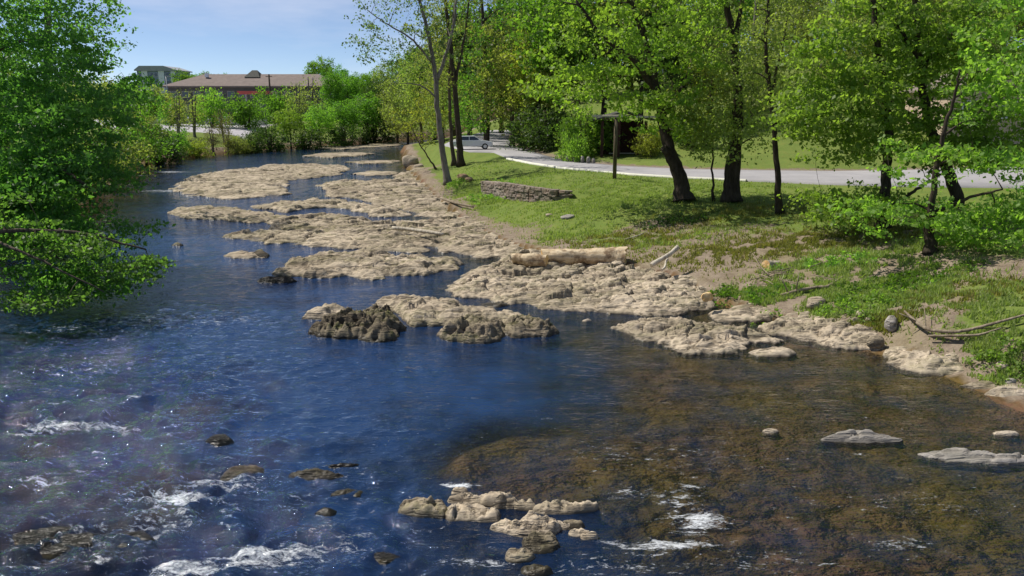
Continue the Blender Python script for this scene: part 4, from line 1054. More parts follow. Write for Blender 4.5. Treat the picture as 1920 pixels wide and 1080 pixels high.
# the big bright trees on the right
b = gbase(1655, 432, 1.95); D = b[1]
tree('bank_tree', b, [([b, pp(1658, 380, D), pp(1662, 320, D, .2), pp(1668, 240, D, .3), pp(1655, 150, D), pp(1640, 40, D), pp(1632, -90, D)], .26, .09), ([pp(1657, 395, D), pp(1700, 368, D, -.2), pp(1735, 345, D, -.4), pp(1775, 320, D, -.6)], .10, .04)],
     [E(1600, 200, 110, 75, D, 2.6, 44), E(1560, 385, 55, 26, D, 1.8, 17), E(1640, 372, 70, 20, D, 2, 9), E(1620, 80, 120, 80, D, 2.6, 34), E(1640, -60, 130, 80, D, 3.0, 16), E(1580, 275, 80, 35, D, 2.5, 10), E(1510, 210, 45, 70, D, 1.8, 16), E(1680, 255, 80, 40, D, 2.2, 12), E(1545, 110, 60, 60, D, 2, 14)],
     (125, .165, MPL, .42, .15), M['bark_dark'], 'bright green tree with low leafy sprays reaching over the grass', seed=10, clump=.82)
b = gbase(1792, 415, 2.25); D = b[1]
tree('bank_tree', b, [([b, pp(1795, 370, D), pp(1770, 300, D, .2), pp(1742, 240, D, .3), pp(1732, 180, D, .4), pp(1722, 100, D), pp(1715, 0, D), pp(1712, -110, D)], .28, .10), ([pp(1728, 130, D), pp(1790, 60, D), pp(1850, 10, D), pp(1900, -60, D)], .14, .05), ([pp(1726, 115, D), pp(1690, 60, D), pp(1660, 20, D)], .12, .04)],
     [E(1760, 150, 140, 90, D, 2.8, 48), E(1840, 60, 110, 90, D, 2.6, 30), E(1800, 290, 100, 40, D, 3, 14), E(1720, 40, 110, 80, D, 2.8, 30), E(1760, -70, 160, 80, D, 3.5, 18), E(1880, 250, 70, 70, D, 2.4, 22), E(1780, 245, 90, 40, D, 2.4, 14)],
     (125, .165, MPL, .42, .15), M['bark_dark'], 'tallest bright green tree of the group at the right bank', seed=11, clump=.85)
b = gbase(1745, 475, 1.9); D = b[1]
tree('bank_tree', b, [([b, pp(1742, 440, D), pp(1745, 400, D), pp(1752, 330, D), pp(1768, 250, D, -.2), pp(1790, 180, D, -.4), pp(1800, 130, D, -.5)], .19, .03), ([pp(1750, 400, D), pp(1815, 370, D, -.5), pp(1880, 355, D, -.8)], .09, .03)],
     [E(1840, 420, 85, 42, D, 2.2, 15), E(1760, 395, 75, 35, D, 2, 10), E(1870, 300, 70, 35, D, 2.5, 10), E(1880, 160, 80, 80, D, 3, 24), E(1900, 0, 90, 90, D, 3, 18), E(1700, 300, 80, 40, D, 2.0, 7), E(1640, 395, 70, 30, D, 1.5, 7), E(1890, 400, 60, 50, D, 1.8, 10)],
     (125, .16, MPL, .42, .15), M['bark_dark'], 'low forking tree whose branches hang close over the bank', seed=12, clump=.8)
tree('bank_tree', (26, 34, gz(26, 34)), [([(26, 34, gz(26, 34)), (25.7, 34, 6), (26.5, 34, 10), (26, 34, 13)], .30, .1)], [((25, 34, 9), (3.5, 3, 3.5), 34), ((25.5, 34, 5), (3.5, 2.5, 2), 20)], (110, .15, DEP, .5, .15), M['bark_dark'], 'dark leafy tree at the edge of the bright group on the bank', seed=13, clump=.9)

# foreground tree leaning over the river from the left bank
bz = gz(-25.4, 34)
tree('overhanging_tree', (-25.4, 34, bz), [([(-25.4, 34, bz), (-24.5, 33.7, 5), (-22.9, 33.3, 9), (-21.4, 33, 14), (-20.9, 33, 19)], .45, .10), ([(-24.5, 33.7, 4.5), (-20.9, 31, 5.6), (-17.4, 29.2, 5), (-15.4, 28.4, 4)], .18, .05), ([(-24.7, 33.7, 3.6), (-21.4, 29.5, 3.6), (-17.9, 27.5, 2.4), (-15.3, 26.6, 1.4)], .16, .04), ([(-23.1, 33.3, 8.5), (-20.4, 33, 9.6), (-18.9, 33, 9.8)], .12, .03)],
     [((-18.5, 28.3, 4.2), (3.0, 2.0, 1.2), 26), ((-24.5, 36, 9.0), (3.6, 3.0, 5.5), 44), ((-22.5, 31.5, 5.5), (3.2, 2.5, 2.2), 26), ((-21.4, 33.5, 12), (4.3, 4, 4), 56), ((-19.4, 33, 8), (4.2, 3.5, 2.2), 52), ((-18.2, 30, 4.6), (3.4, 2.8, 1.3), 34), ((-16.5, 27.8, 2.4), (2.6, 2.0, .9), 22), ((-15.5, 26.3, 1.2), (2.2, 1.3, .5), 12), ((-19.9, 29, 2.6), (2.5, 2.4, 1.4), 18), ((-22.4, 33.5, 17), (3.5, 3.5, 3), 30), ((-17.4, 30.5, 6.6), (2.3, 2.3, 1.2), 18)],
     (230, .155, M['leaf_over'], .42, .25), M['bark_brown'], 'big leafy tree spreading low branches out over the rapid', seed=14, clump=1.05, branch_r=.03)
bz = gz(-22.5, 24) - .4
tree('overhanging_tree', (-20.0, 24, bz), [([(-20.0, 24, bz), (-18.9, 24, 2.2), (-16.4, 24.2, 3.2), (-14.2, 25, 3.0), (-12.4, 25.6, 2.3)], .14, .03), ([(-16.9, 24.2, 3.0), (-14.9, 23.6, 2.4), (-12.9, 23.6, 1.3)], .06, .02)],
     [((-14.6, 24.8, 2.6), (1.9, 1.4, .55), 16), ((-12.9, 25.2, 1.7), (1.6, 1.0, .4), 12), ((-14.9, 23.6, 1.1), (1.4, .9, .4), 9), ((-16.7, 24.5, 3.6), (1.6, 1.4, .7), 12)],
     (110, .13, M['leaf_over'], .22, .12), M['bark_brown'], 'low bough of dark leaves almost touching the water', seed=15, clump=.62)
bz = gz(-30, 50)
tree('left_bank_tree', (-29.9, 50, bz), [([(-29.9, 50, bz), (-29.4, 50, 7), (-28.4, 50, 14), (-27.9, 50, 20)], .4, .1)], [((-29.0, 49, 6), (4, 4, 3), 36), ((-27.9, 50, 12), (3.6, 3.6, 4.0), 44), ((-27.6, 50, 17.5), (2.8, 3, 4), 30)], (120, .20, M['leaf_over'], .7, .1), M['bark_grey'], 'tall tree with lighter upright leaf clumps behind the overhanging one', seed=16, clump=1.0)
bz = gz(-34.3, 62)
tree('left_bank_tree', (-34.6, 62, bz), [([(-34.6, 62, bz), (-34, 61.5, 4), (-33.6, 61, 7), (-33.4, 61, 10)], .26, .06)], [((-33.2, 61, 7.2), (3.0, 3.2, 2.8), 34), ((-31.6, 61, 3.4), (3.2, 3, 1.8), 22)], (110, .19, OLV, .8, .1), M['bark_grey'], 'olive yellow tree between the tall one and the far shrubs', seed=17, clump=1.0)
bz = gz(-39, 75)
tree('left_bank_tree', (-38.6, 75, bz), [([(-38.6, 75, bz), (-37.6, 75, 4), (-36.6, 75, 8)], .2, .06)], [((-36.2, 75, 3.6), (3.6, 3, 2.4), 26), ((-37.1, 75, 7.0), (3, 3, 2.2), 18)], (110, .22, DEP, .8, .1), M['bark_grey'], 'rounded green bushy tree nearest the white water on the left bank', seed=18, clump=1.1)

# prototypes for the woods and thickets farther off
def proto(name, h, spread, clear, n, ln, size, mat, bark, seed, clump, flat=.8, stems=1):
    r = np.random.default_rng(seed)
    tr = []
    for s in range(stems):
        a = r.uniform(0, 6.28); k = .25 * spread if stems > 1 else .1
        tr.append(([(0, 0, -.3), (k * math.cos(a) * .5, k * math.sin(a) * .5, h * .35), (k * math.cos(a), k * math.sin(a), h * .7), (k * 1.2 * math.cos(a), k * 1.2 * math.sin(a), h * .95)], .018 * h + .04, .02))
    mid = (h + clear) / 2
    el = [((0, 0, mid + (h - clear) * .08), (spread * .8, spread * .8, (h - clear) * .42), int(n * .55))]
    for q in range(4):
        a = q * 1.57 + r.uniform(-.5, .5)
        el.append(((spread * .55 * math.cos(a), spread * .55 * math.sin(a), clear + (h - clear) * r.uniform(.2, .6)), (spread * .5, spread * .5, (h - clear) * .25), int(n * .12)))
    return tree(name, (0, 0, 0), tr, el, (ln, size, mat, flat, .1), bark, 'x y z w', seed=seed, clump=clump)
PR = {}
PR['broad'] = proto('wood_tree', 15, 5.0, 3.0, 90, 110, .34, DEP, M['bark_dark'], 101, 1.35)
PR['bright'] = proto('wood_tree', 15, 5.2, 2.5, 90, 110, .30, FRS, M['bark_dark'], 102, 1.25)
PR['tall'] = proto('wood_tree', 22, 4.2, 6.0, 90, 100, .34, OLV, M['bark_brown'], 103, 1.3)
PR['sparse'] = proto('wood_tree', 24, 4.5, 9.0, 46, 60, .26, PAL, M['bark_grey'], 104, 1.2, 1.0)
PR['shrub'] = proto('shrub', 4.5, 2.6, .2, 60, 80, .22, FRS, M['bark_brown'], 105, .8, .8, 4)
PR['thicket'] = proto('shrub', 5.0, 2.8, .2, 60, 70, .24, DEP, M['bark_brown'], 106, .85, .9, 5)
PR['twiggy'] = proto('shrub', 7.0, 2.0, 1.0, 46, 34, .20, OLV, M['bark_grey'], 107, .8, 1.0, 5)
PR['willow'] = proto('wood_tree', 14, 4.4, 1.0, 90, 100, .26, YEL, M['bark_brown'], 108, 1.2, 1.1)
_used = set()
def put_tree(kind, x, y, h, label, group=None, wide=1.0, mat=None, z=None, name=None, cat='tree', seed=0):
    src = PR[kind]; rr_ = random.Random(seed * 31 + int(x * 7 + y * 13))
    base_h = {'broad': 15, 'bright': 15, 'tall': 22, 'sparse': 24, 'shrub': 4.5, 'thicket': 5, 'twiggy': 7, 'willow': 14}[kind]
    if kind in _used:
        o = src.copy(); COL.objects.link(o)
        for ch in src.children:
            c = ch.copy(); COL.objects.link(c); c.parent = o
    else:
        o = src; _used.add(kind)
    if name: o.name = name
    o.location = (x, y, (gz(x, y) if z is None else z) - (.18 * h if kind in ('shrub', 'thicket') else .1))
    s = h / base_h; o.scale = (s * wide, s * wide, s); o.rotation_euler = (0, 0, rr_.uniform(0, 6.28))
    o['label'] = label; o['category'] = cat
    if 'group' in o: del o['group']
    if group: o['group'] = group
    if mat is not None:
        for ch in o.children:
            if ch.name.startswith('crown'):
                ch.material_slots[0].link = 'OBJECT'; ch.material_slots[0].material = mat
    return o
def put_px(kind, px, y, h, *a, **k): return put_tree(kind, atd(px, 260, y)[0], y, h, *a, **k)

# right bank far wood, along the road's end and the hill
for k_, (kd, px, D, h, w, mt) in enumerate((('willow', 745, 150, 13, 1.1, OLV), ('bright', 765, 138, 14, 1.0, OLV), ('willow', 790, 122, 15, 1.0, None), ('broad', 815, 135, 17, 1.0, None), ('willow', 832, 108, 13, .8, OLV), ('tall', 850, 128, 22, 1.0, None), ('broad', 880, 118, 20, 1.0, DRK), ('bright', 905, 145, 20, 1.2, None), ('broad', 940, 140, 18, 1.2, None))):
    put_px(kd, px, D, h, ('olive tree at the water where the river bends away', 'second olive tree of the bend, rounder and nearer the road', 'yellow green tree between the bend and the slim pale trunk', 'broad deep green tree behind the slim pale trunk', 'small olive tree low behind the slim pale trunk', 'tall olive tree rising behind the paired lawn trunks', 'dark tree crown behind the tree that shades the car', 'bright tree closing the view at the end of the road', 'deep green tree closing the right side of the road end')[k_], None, w, mt)
for k_, (kd, px, D, h, w, mt, lb) in enumerate((
        ('broad', 970, 104, 19, 1.1, DRK, 'very dark tree on the hill side of the road bend'),
        ('willow', 960, 92, 16, 1.0, None, 'yellow green tree beside the road bend'),
        ('bright', 1010, 86, 14, 1.0, YEL, 'warm green tree over the shaded verge of the road'),
        ('thicket', 1010, 84, 6, 1.2, DRK, 'dark shadowy bush at the far verge of the road'),
        ('thicket', 1035, 80, 5, 1.1, DRK, 'second dark bush nearer the row of edge stones'),
        ('broad', 1050, 84, 17, 1.0, None, 'deep green tree behind the row of edge stones'),
        ('shrub', 1095, 70, 5.2, .9, FRS, 'bright bush leaning over the row of edge stones'),
        ('shrub', 1075, 66.5, 3.0, .8, FRS, 'small bright bush at the roadside in front of the edge stones'),
        ('shrub', 1125, 72, 4.2, .9, MPL, 'green bush hiding the left side of the shelter'),
        ('bright', 1130, 86, 18, 1.1, None, 'bright tree towering behind the shelter'),
        ('broad', 1200, 84, 17, 1.0, DRK, 'dark tree close behind the shelter'),
        ('bright', 1260, 92, 18, 1.0, MPL, 'bright tree on the lawn hill right of the shelter'),
        ('shrub', 1222, 67, 3.2, .8, YEL, 'orange tinged bush in front of the shelter wall'),
        ('thicket', 1300, 72, 3.6, 1.2, DRK, 'dark low bush on the lawn beyond the forked trunk'))):
    put_px(kd, px, D, h, lb, None, w, mt)
G2 = 'trees on the hill beyond the lawn'
rr = random.Random(5)
spots = [('sparse', 1290, 118, 22), ('tall', 1330, 110, 20), ('broad', 1340, 135, 16), ('sparse', 1400, 126, 24), ('tall', 1440, 112, 17), ('bright', 1480, 128, 14), ('sparse', 1530, 120, 21), ('sparse', 1575, 128, 23), ('tall', 1560, 112, 15), ('bright', 1610, 105, 14), ('broad', 1640, 118, 16), ('sparse', 1660, 110, 22), ('bright', 1700, 98, 15), ('broad', 1740, 104, 17), ('tall', 1800, 96, 18), ('bright', 1850, 90, 15), ('broad', 1900, 98, 18), ('tall', 1960, 88, 18), ('bright', 2030, 80, 16), ('broad', 2100, 75, 16),
         ('tall', 1080, 120, 22), ('sparse', 1130, 130, 24), ('tall', 1030, 125, 24), ('broad', 1000, 135, 22), ('tall', 960, 150, 26), ('bright', 1180, 122, 16), ('broad', 1230, 150, 12), ('tall', 1380, 150, 16), ('broad', 1500, 160, 14), ('broad', 1590, 160, 16), ('bright', 1420, 165, 14), ('broad', 1700, 150, 18), ('broad', 1830, 140, 20), ('broad', 1960, 130, 20), ('willow', 1425, 98, 11), ('bright', 1485, 102, 11), ('willow', 1545, 98, 11), ('bright', 1600, 92, 10), ('bright', 1325, 96, 13), ('broad', 1660, 92, 11), ('bright', 1790, 84, 11), ('willow', 1405, 82, 9), ('bright', 1330, 84, 10)]
for kd, px, D, h in spots:
    put_px(kd, px, D, h, {'sparse': 'tall thin leaved tree on the hill beyond the lawn', 'tall': 'tall olive tree on the hill beyond the lawn', 'broad': 'broad deep green tree on the hill beyond the lawn', 'bright': 'bright green tree on the hill beyond the lawn', 'willow': 'warm yellow green tree on the hill beyond the lawn'}[kd], G2 + ', ' + kd + ' kind')
# trees down the right bank outside the picture's right edge: their tops show in the pool's reflections
for kd, x, y, h in (('bright', 38, 40, 12), ('broad', 42, 30, 13), ('bright', 40, 20, 12), ('broad', 46, 44, 14)):
    put_tree(kd, x, y, h, 'tree of the right bank row past the bright group', 'right bank row past the bright group')
# left bank: thickets and the trees behind them
for k_, (kd, px, D, h, w, mt, lb) in enumerate((
        ('shrub', 330, 107, 3.6, 1.0, DEP, 'green bush at the waterline left of the bare thicket'),
        ('shrub', 368, 110, 3.4, 1.0, YEL, 'rounded yellow green bush at the left waterline'),
        ('twiggy', 398, 116, 4.8, 1.0, M['leaf_twig'], 'bare brown twiggy thicket at the left waterline'),
        ('twiggy', 425, 118, 4.4, .9, M['leaf_twig'], 'second bare brown thicket beside a yellow green bush'),
        ('shrub', 443, 119, 3.4, 1.0, OLV, 'olive bush between the bare thicket and the dark hollow'),
        ('thicket', 470, 122, 3.8, 1.1, DRK, 'dark hollow bush hanging over the left waterline'),
        ('thicket', 505, 126, 5.5, 1.1, None, 'deep green bush below the big bright bush'),
        ('bright', 545, 134, 7.6, 1.2, FRS, 'big bright green bush tree on the left bank'),
        ('bright', 600, 138, 8.2, 1.2, FRS, 'second big bright bush tree, taller, on the left bank'),
        ('thicket', 575, 132, 5, 1.2, DRK, 'dark bush under the two bright bush trees'),
        ('broad', 645, 145, 8.5, 1.2, None, 'rounded green tree right of the bright bush trees'),
        ('thicket', 640, 141, 5, 1.2, DRK, 'dark bush at the waterline near the river bend'),
        ('broad', 690, 152, 10, 1.2, None, 'deep green tree at the bend of the left bank'),
        ('broad', 722, 162, 12, 1.2, DRK, 'darkest tree standing at the river bend'),
        ('thicket', 700, 152, 6, 1.3, DRK, 'dark bush overhanging the bend'),
        ('shrub', 262, 160, 9.5, .9, DEP, 'green tree in front of the apartment block'), ('shrub', 300, 165, 9.0, .8, OLV, 'olive tree between the apartment block and the long roof'), ('shrub', 325, 150, 6.5, .8, DEP, 'green bush by the slim lamp post'),
        ('twiggy', 335, 124, 7.6, 1.1, OLV, 'thin olive tree in front of the long roof, left end'),
        ('twiggy', 365, 128, 7.8, 1.1, OLV, 'thin olive tree before the parking lot'),
        ('shrub', 400, 150, 8.4, .7, FRS, 'upright bright green young tree before the long roof'),
        ('twiggy', 420, 126, 5.6, 1.1, M['leaf_twig'], 'brown bare young tree before the parking lot'),
        ('shrub', 465, 150, 7.4, .9, DEP, 'dark green young tree beside the red canopy'),
        ('shrub', 520, 165, 9.0, .9, DEP, 'green tree in front of the long building wall'),
        ('twiggy', 560, 160, 9.0, 1.1, OLV, 'thin olive tree hiding the right part of the long roof'),
        ('twiggy', 585, 165, 10.5, 1.1, OLV, 'olive tree at the right end of the long roof'),
        ('broad', 625, 185, 13, .7, None, 'round green tree rising above the end of the long roof'),
        ('broad', 655, 200, 12, 1.0, None, 'green tree on the slope right of the long roof'),
        ('bright', 270, 92, 7, 1.0, OLV, 'olive bushy tree beside the long roof on the left bank'),
        ('thicket', 290, 97, 5, 1.1, None, 'green bush at the left waterline near the white water'))):
    put_px(kd, px, D, h, lb, None, w, mt)
for k_, (kd, x, y, h, mt, lb) in enumerate((('thicket', -25.3, 39, 4, None, 'bush on the left bank just behind the overhanging tree'), ('shrub', -27.6, 45, 4, DEP, 'green bush under the tall light leaved tree'), ('shrub', -31, 53, 4.4, MPL, 'brighter bush past the tall light leaved tree'), ('thicket', -34, 60, 4.4, None, 'bush at the foot of the olive yellow tree'),
        ('shrub', -36.4, 67, 4.2, OLV, 'olive bush upriver of the olive yellow tree'), ('thicket', -39.4, 76, 4.5, None, 'bush at the foot of the rounded green tree'), ('shrub', -42.3, 84, 4.4, DEP, 'green bush upriver of the rounded green tree'), ('shrub', -44, 91, 4.2, YEL, 'yellow green bush by the white water'), ('thicket', -46, 99, 4.6, None, 'deep green bush past the white water'))):
    put_tree(kd, x, y, h, lb, None, 1.1, mt)
G3 = 'trees beyond the far bend'
for kd, px, D, h in (('broad', 680, 230, 12), ('broad', 705, 210, 13), ('tall', 725, 200, 15), ('broad', 760, 220, 16), ('sparse', 740, 190, 15), ('broad', 800, 210, 18), ('broad', 850, 220, 20), ('broad', 640, 260, 13)):
    put_px(kd, px, D, h, 'distant tree beyond the far bend of the river', G3)
G4 = 'tree tops behind the long roof'
for px, D, h in ((353, 300, 16), (392, 320, 15), (400, 330, 14.5), (375, 330, 14), (430, 320, 14), (610, 290, 19), (640, 300, 16), (665, 320, 12)):
    put_px('broad', px, D, h, 'distant tree top showing behind the long roof', G4)
for kd, x, y, h in (('broad', -40, 40, 18), ('bright', -38, 24, 16), ('broad', -33, 12, 17), ('broad', -50, 60, 16), ('bright', -52, 80, 12)):
    put_tree(kd, x, y, h, 'tree standing behind the overhanging tree on the left bank', 'trees behind the overhanging tree')

# ------------------------------------------------------------------ grass and weeds on the bank
def grass(name, n, blobs, hgt, mat, label, seed):
    r = np.random.default_rng(seed)
    X, Y = [], []
    for px, py, z, rx, ry, wgt in blobs:
        x, y, _ = at(px, py, z); m = int(n * wgt)
        X.append(x + r.normal(size=m) * rx * .6); Y.append(y + r.normal(size=m) * ry * .6)
    X, Y = np.concatenate(X), np.concatenate(Y)
    nz = fbm(X / .7, Y / .7, 3, seed); k = nz > -.12 + .25 * (r.random(len(X)) - .5)
    sd = poly_sd(X, Y, RIVER); rd = poly_sd(X, Y, ROADP)
    k &= (sd < -.35) & (rd < -.2); X, Y, nz = X[k], Y[k], nz[k]
    Z = ground_z(X, Y)
    a = r.random(len(X)) * 6.28; ln = r.normal(size=(len(X), 2)) * .35
    h = hgt * (.4 + .9 * r.random(len(X))) * (1 + .6 * np.clip(nz, -.3, .8)); w = .022 + .02 * r.random(len(X))
    c, s = np.cos(a) * w, np.sin(a) * w
    b0 = np.stack([X - c, Y - s, Z - .02], -1); b1 = np.stack([X + c, Y + s, Z - .02], -1)
    t = np.stack([X + ln[:, 0] * h, Y + ln[:, 1] * h, Z + h], -1)
    V = np.stack([b0, b1, t], 1).reshape(-1, 3)
    me = mesh_np(name, V, np.arange(len(V)).reshape(-1, 3), False)
    fattr(me, 'tint', np.clip(.5 + .5 * nz + .4 * (r.random(len(X)) - .5), 0, 1), 'FACE')
    o = link(name, me, mat); tag(o, label, 'grass', kind='stuff'); return o
M['grass_blade'] = leaf_mat('grass_blade', (.19, .25, .08), (.34, .38, .14), .35)
M['grass_dry'] = leaf_mat('grass_dry', (.15, .17, .04), (.29, .27, .09), .4, dry=(.33, .26, .13))
grass('grass', 70000, [(1600, 540, 1.0, 3.0, 1.5, .20), (1700, 560, 1.0, 2.0, 1.2, .10), (1560, 505, 1.0, 2.2, 1.2, .12), (1700, 480, 1.5, 3, 1.5, .10), (1370, 540, .6, 1.8, .8, .05), (1440, 545, .6, 1.3, .7, .03), (1880, 650, .8, 1.0, 1.2, .07), (1880, 570, 1.4, 1.5, 1.0, .06), (1150, 395, 1.4, 3.5, 2.2, .07), (1060, 440, .8, 2.2, 1.6, .04), (1250, 455, .9, 4, 1.2, .05), (930, 385, .6, 2.0, 2.0, .05), (880, 360, .8, 1.5, 3, .04)], .13, M['grass_blade'], 'tufted green grass and weeds growing down the right bank', 3)
grass('dry_grass', 40000, [(1420, 450, 1.5, 5, 2, .3), (1560, 450, 1.6, 4, 1.6, .2), (1380, 400, 1.8, 4, 2, .15), (1640, 600, .6, 1.5, .6, .1), (1800, 560, 1.2, 2, 1, .1), (1180, 445, 1.0, 3, 1.2, .15)], .11, M['grass_dry'], 'thin dry yellow grass on the upper part of the bank', 5)
grass('lawn_grass', 42000, [(1010, 330, 2.1, 6, 3.5, .2), (1150, 350, 2.2, 7, 4, .3), (1100, 385, 1.5, 4, 2.5, .2), (1300, 355, 2.3, 6, 3, .2), (900, 318, 1.9, 3, 6, .1)], .09, M['grass_blade'], 'mown green lawn grass between the road and the stone wall', 9)
def weeds(name, px, py, z, rx, ry, n, label, mat, seed):
    r = np.random.default_rng(seed); x, y, _ = at(px, py, z)
    C = np.stack([x + r.normal(size=n) * rx * .5, y + r.normal(size=n) * ry * .5, np.zeros(n)], -1)
    C[:, 2] = ground_z(C[:, 0], C[:, 1]) + .12
    base = np.array([x, y, gz(x, y)])
    root = empty(name, tuple(base)); tag(root, label, 'plant')
    mb = MB()
    for c in C:
        q = c - base; mb.tube([(q[0], q[1], q[2] - .25), (q[0] + r.normal() * .05, q[1], q[2] + .12)], [.012, .006], 4)
    mb.build('stem', M['bark_brown'], root)['kind'] = 'stuff'
    leaves('foliage', C - base, np.full(n, .26), 48, .09, mat, root, r, flat=.55)
weeds('weed_patch', 1345, 535, .6, 1.5, .6, 18, 'dark leafy weed patch on the bank by the sawn round', DEP, 1)
weeds('weed_patch', 1430, 545, .6, 1.2, .6, 15, 'leafy weed patch under the bent dead branch', DEP, 2)
weeds('weed_patch', 1610, 560, .9, 2.4, 1.0, 40, 'wide leafy weed patch on the slope above the white flat stone', MPL, 3)
weeds('weed_patch', 1700, 530, 1.2, 2.2, .9, 50, 'shaded leafy weeds below the low forking tree', DEP, 4)
weeds('weed_patch', 1890, 640, 1.0, .9, .9, 26, 'weeds beside the end of the long dead branch', MPL, 5)
weeds('weed_patch', 1555, 500, 1.1, 1.6, .7, 24, 'bright weeds just right of the sawn logs', MPL, 6)
weeds('weed_patch', 860, 350, .7, 1.2, 1.6, 26, 'bright weeds around the foot of the slim pale tree', MPL, 7)
weeds('weed_patch', 925, 378, .7, 1.6, 1.2, 30, 'weeds growing at the left foot of the stone wall', MPL, 8)
weeds('weed_patch', 1270, 410, 1.6, 1.8, .9, 40, 'dark weedy scrub on the bare patch below the forked tree', DRK, 9)

# ------------------------------------------------------------------ post, shelter, house
x, y, z = gbase(1152, 336, 2.2)
pr = empty('wooden_post', (x, y, z)); tag(pr, 'tall weathered wooden post standing alone on the lawn', 'post')
hpost = CAM_H + ray(1152, 221)[2] * y / ray(1152, 221)[1] - z
MB().tube([(0, 0, -.3), (0, 0, hpost * .5), (0, 0, hpost)], [.135, .13, .12], 10).build('shaft', M['post_wood'], pr, True)
MB().tube([(0, 0, hpost), (0, 0, hpost + .05)], [.15, .12], 10).build('cap', M['post_wood'], pr, True)
MB().box((-.30, 0, hpost - .08), (1.1, .08, .07)).build('cross_board', M['post_wood'], pr)
MB().box((-.36, .10, hpost + .14), (1.0, .10, .06), rx=.2).build('cross_board', M['pale_board'], pr)

SD = 69.0
sx0, sx1 = atd(1120, 280, SD)[0], atd(1216, 280, SD)[0]
sz = gz((sx0 + sx1) / 2, SD)
sh = empty('park_shelter', ((sx0 + sx1) / 2, SD, sz)); tag(sh, 'small dark park shelter with low roof behind the road', 'shelter')
wd = sx1 - sx0; hh = 3.1
MB().box((0, 2.0, hh / 2), (wd * .9, .25, hh)).build('back_wall', M['dark_wall'], sh)
MB().box((wd * .28, .9, hh / 2), (.25, 1.95, hh)).build('side_wall', M['dark_wall'], sh)
for k in (-.42, -.1, .42): MB().box((wd * k, -.3, hh / 2), (.24, .24, hh)).build('post', M['dark_wall'], sh)
MB().prism([(-wd * .62, hh), (0, hh + .75), (wd * .62, hh), (wd * .62, hh + .12), (0, hh + .9), (-wd * .62, hh + .12)], -.9, 2.6).build('roof', M['shelter_roof'], sh)
MB().box((-wd * .31, -.95, hh + .44), (wd * .66, .06, .20)).build('fascia_board', M['pale_board'], sh).rotation_euler = (0, 0, 0)
MB().box((wd * .34, -.95, hh + .36), (wd * .5, .06, .16)).build('fascia_board', M['pale_board'], sh)
MB().box((0, .9, .25), (wd * .5, .5, .08)).build('bench', M['pale_board'], sh)

def gable_house(name, x, y, z, w, d, h, rise, wall, roof, label, rz=0.0, windows=3):
    o = empty(name, (x, y, z), rz); tag(o, label, 'house')
    MB().box((0, 0, h / 2 - 1), (w, d, h + 2)).build('wall', wall, o)
    MB().prism([(-w / 2, h), (w / 2, h), (0, h + rise)], -d / 2 + .05, d / 2 - .05).build('gable', wall, o)
    MB().prism([(-w / 2 - .5, h - .2), (0, h + rise), (w / 2 + .5, h - .2), (w / 2 + .5, h), (0, h + rise + .25), (-w / 2 - .5, h)], -d / 2 - .5, d / 2 + .5).build('roof', roof, o)
    for k in range(windows):
        px_ = (k - (windows - 1) / 2) * w / windows
        wdw = MB().box((px_, -d / 2 - .02, h * .55), (1.3, .10, 1.6)).build('window', M['wall_white'], o)
        MB().box((px_, -d / 2 - .05, h * .55), (1.05, .08, 1.35)).build('pane', M['glass'], wdw)
    MB().box((w * .3, -d / 2 - .02, 1.05), (1.0, .1, 2.1)).build('door', M['dark_wall'], o)
    return o
hx, hy, hz = atd(1238, 35, 128)
gable_house('house', hx, 128 + 4, hz - 6.3, 9, 8, 6.0, 2.6, M['wall_white'], M['roof_grey'], 'grey roofed house glimpsed high on the hill through the leaves', windows=3)
hx, hy, hz = atd(1850, 240, 70)
gable_house('house', hx + 3.0, 76, gz(hx, 76), 11, 8, 4.0, 2.0, plain('wall_tan', (.52, .40, .31), .8, .2, .1, 1), M['roof_brown'], 'tan house half hidden behind the bright trees', windows=3)

# ------------------------------------------------------------------ buildings across the river
BD = 205.0
bx0, bx1 = atd(302, 160, BD)[0], atd(640, 160, BD)[0]
ez = atd(302, 161, BD)[2]; rz_ = atd(302, 139, BD + 9)[2]; bz0 = 3.4
bl = empty('long_building', ((bx0 + bx1) / 2, BD, bz0)); tag(bl, 'long low building with brown hipped roof across the river', 'building')
L = bx1 - bx0; dp = 18.0; eh = ez - bz0; rh = rz_ - bz0
MB().box((0, dp / 2, eh / 2 - .5), (L - 2.4, dp - 2.4, eh + 1)).build('wall', M['wall_dark'], bl)
MB().add([(-L / 2, 0, eh), (L / 2, 0, eh), (L / 2, dp, eh), (-L / 2, dp, eh), (-L / 2 + 8, dp / 2, rh), (L / 2 - 8, dp / 2, rh), (-L / 2, 0, eh - .35), (L / 2, 0, eh - .35), (L / 2, dp, eh - .35), (-L / 2, dp, eh - .35)],
         [(0, 1, 5, 4), (1, 2, 5), (2, 3, 4, 5), (3, 0, 4), (6, 7, 1, 0), (7, 8, 2, 1), (8, 9, 3, 2), (9, 6, 0, 3), (9, 8, 7, 6)]).build('roof', M['roof_brown'], bl)
rf = bl.children[-1]
cx = atd(479, 140, BD + 9)[0] - (bx0 + bx1) / 2
MB().add([(cx - 2.1, dp / 2 - 3.2, rh - .9), (cx + 2.1, dp / 2 - 3.2, rh - .9), (cx + 2.1, dp / 2 + 2.4, rh - .9), (cx - 2.1, dp / 2 + 2.4, rh - .9), (cx - .7, dp / 2 - .4, rh + 1.0), (cx + .7, dp / 2 - .4, rh + 1.0)], [(0, 1, 5, 4), (1, 2, 5), (2, 3, 4, 5), (3, 0, 4), (3, 2, 1, 0)]).build('cupola', M['shelter_roof'], rf)
MB().box((atd(388, 145, BD + 6)[0] - (bx0 + bx1) / 2, dp / 2 - 3, rh - .4), (.8, .8, 1.1)).build('vent', M['wall_white'], rf)
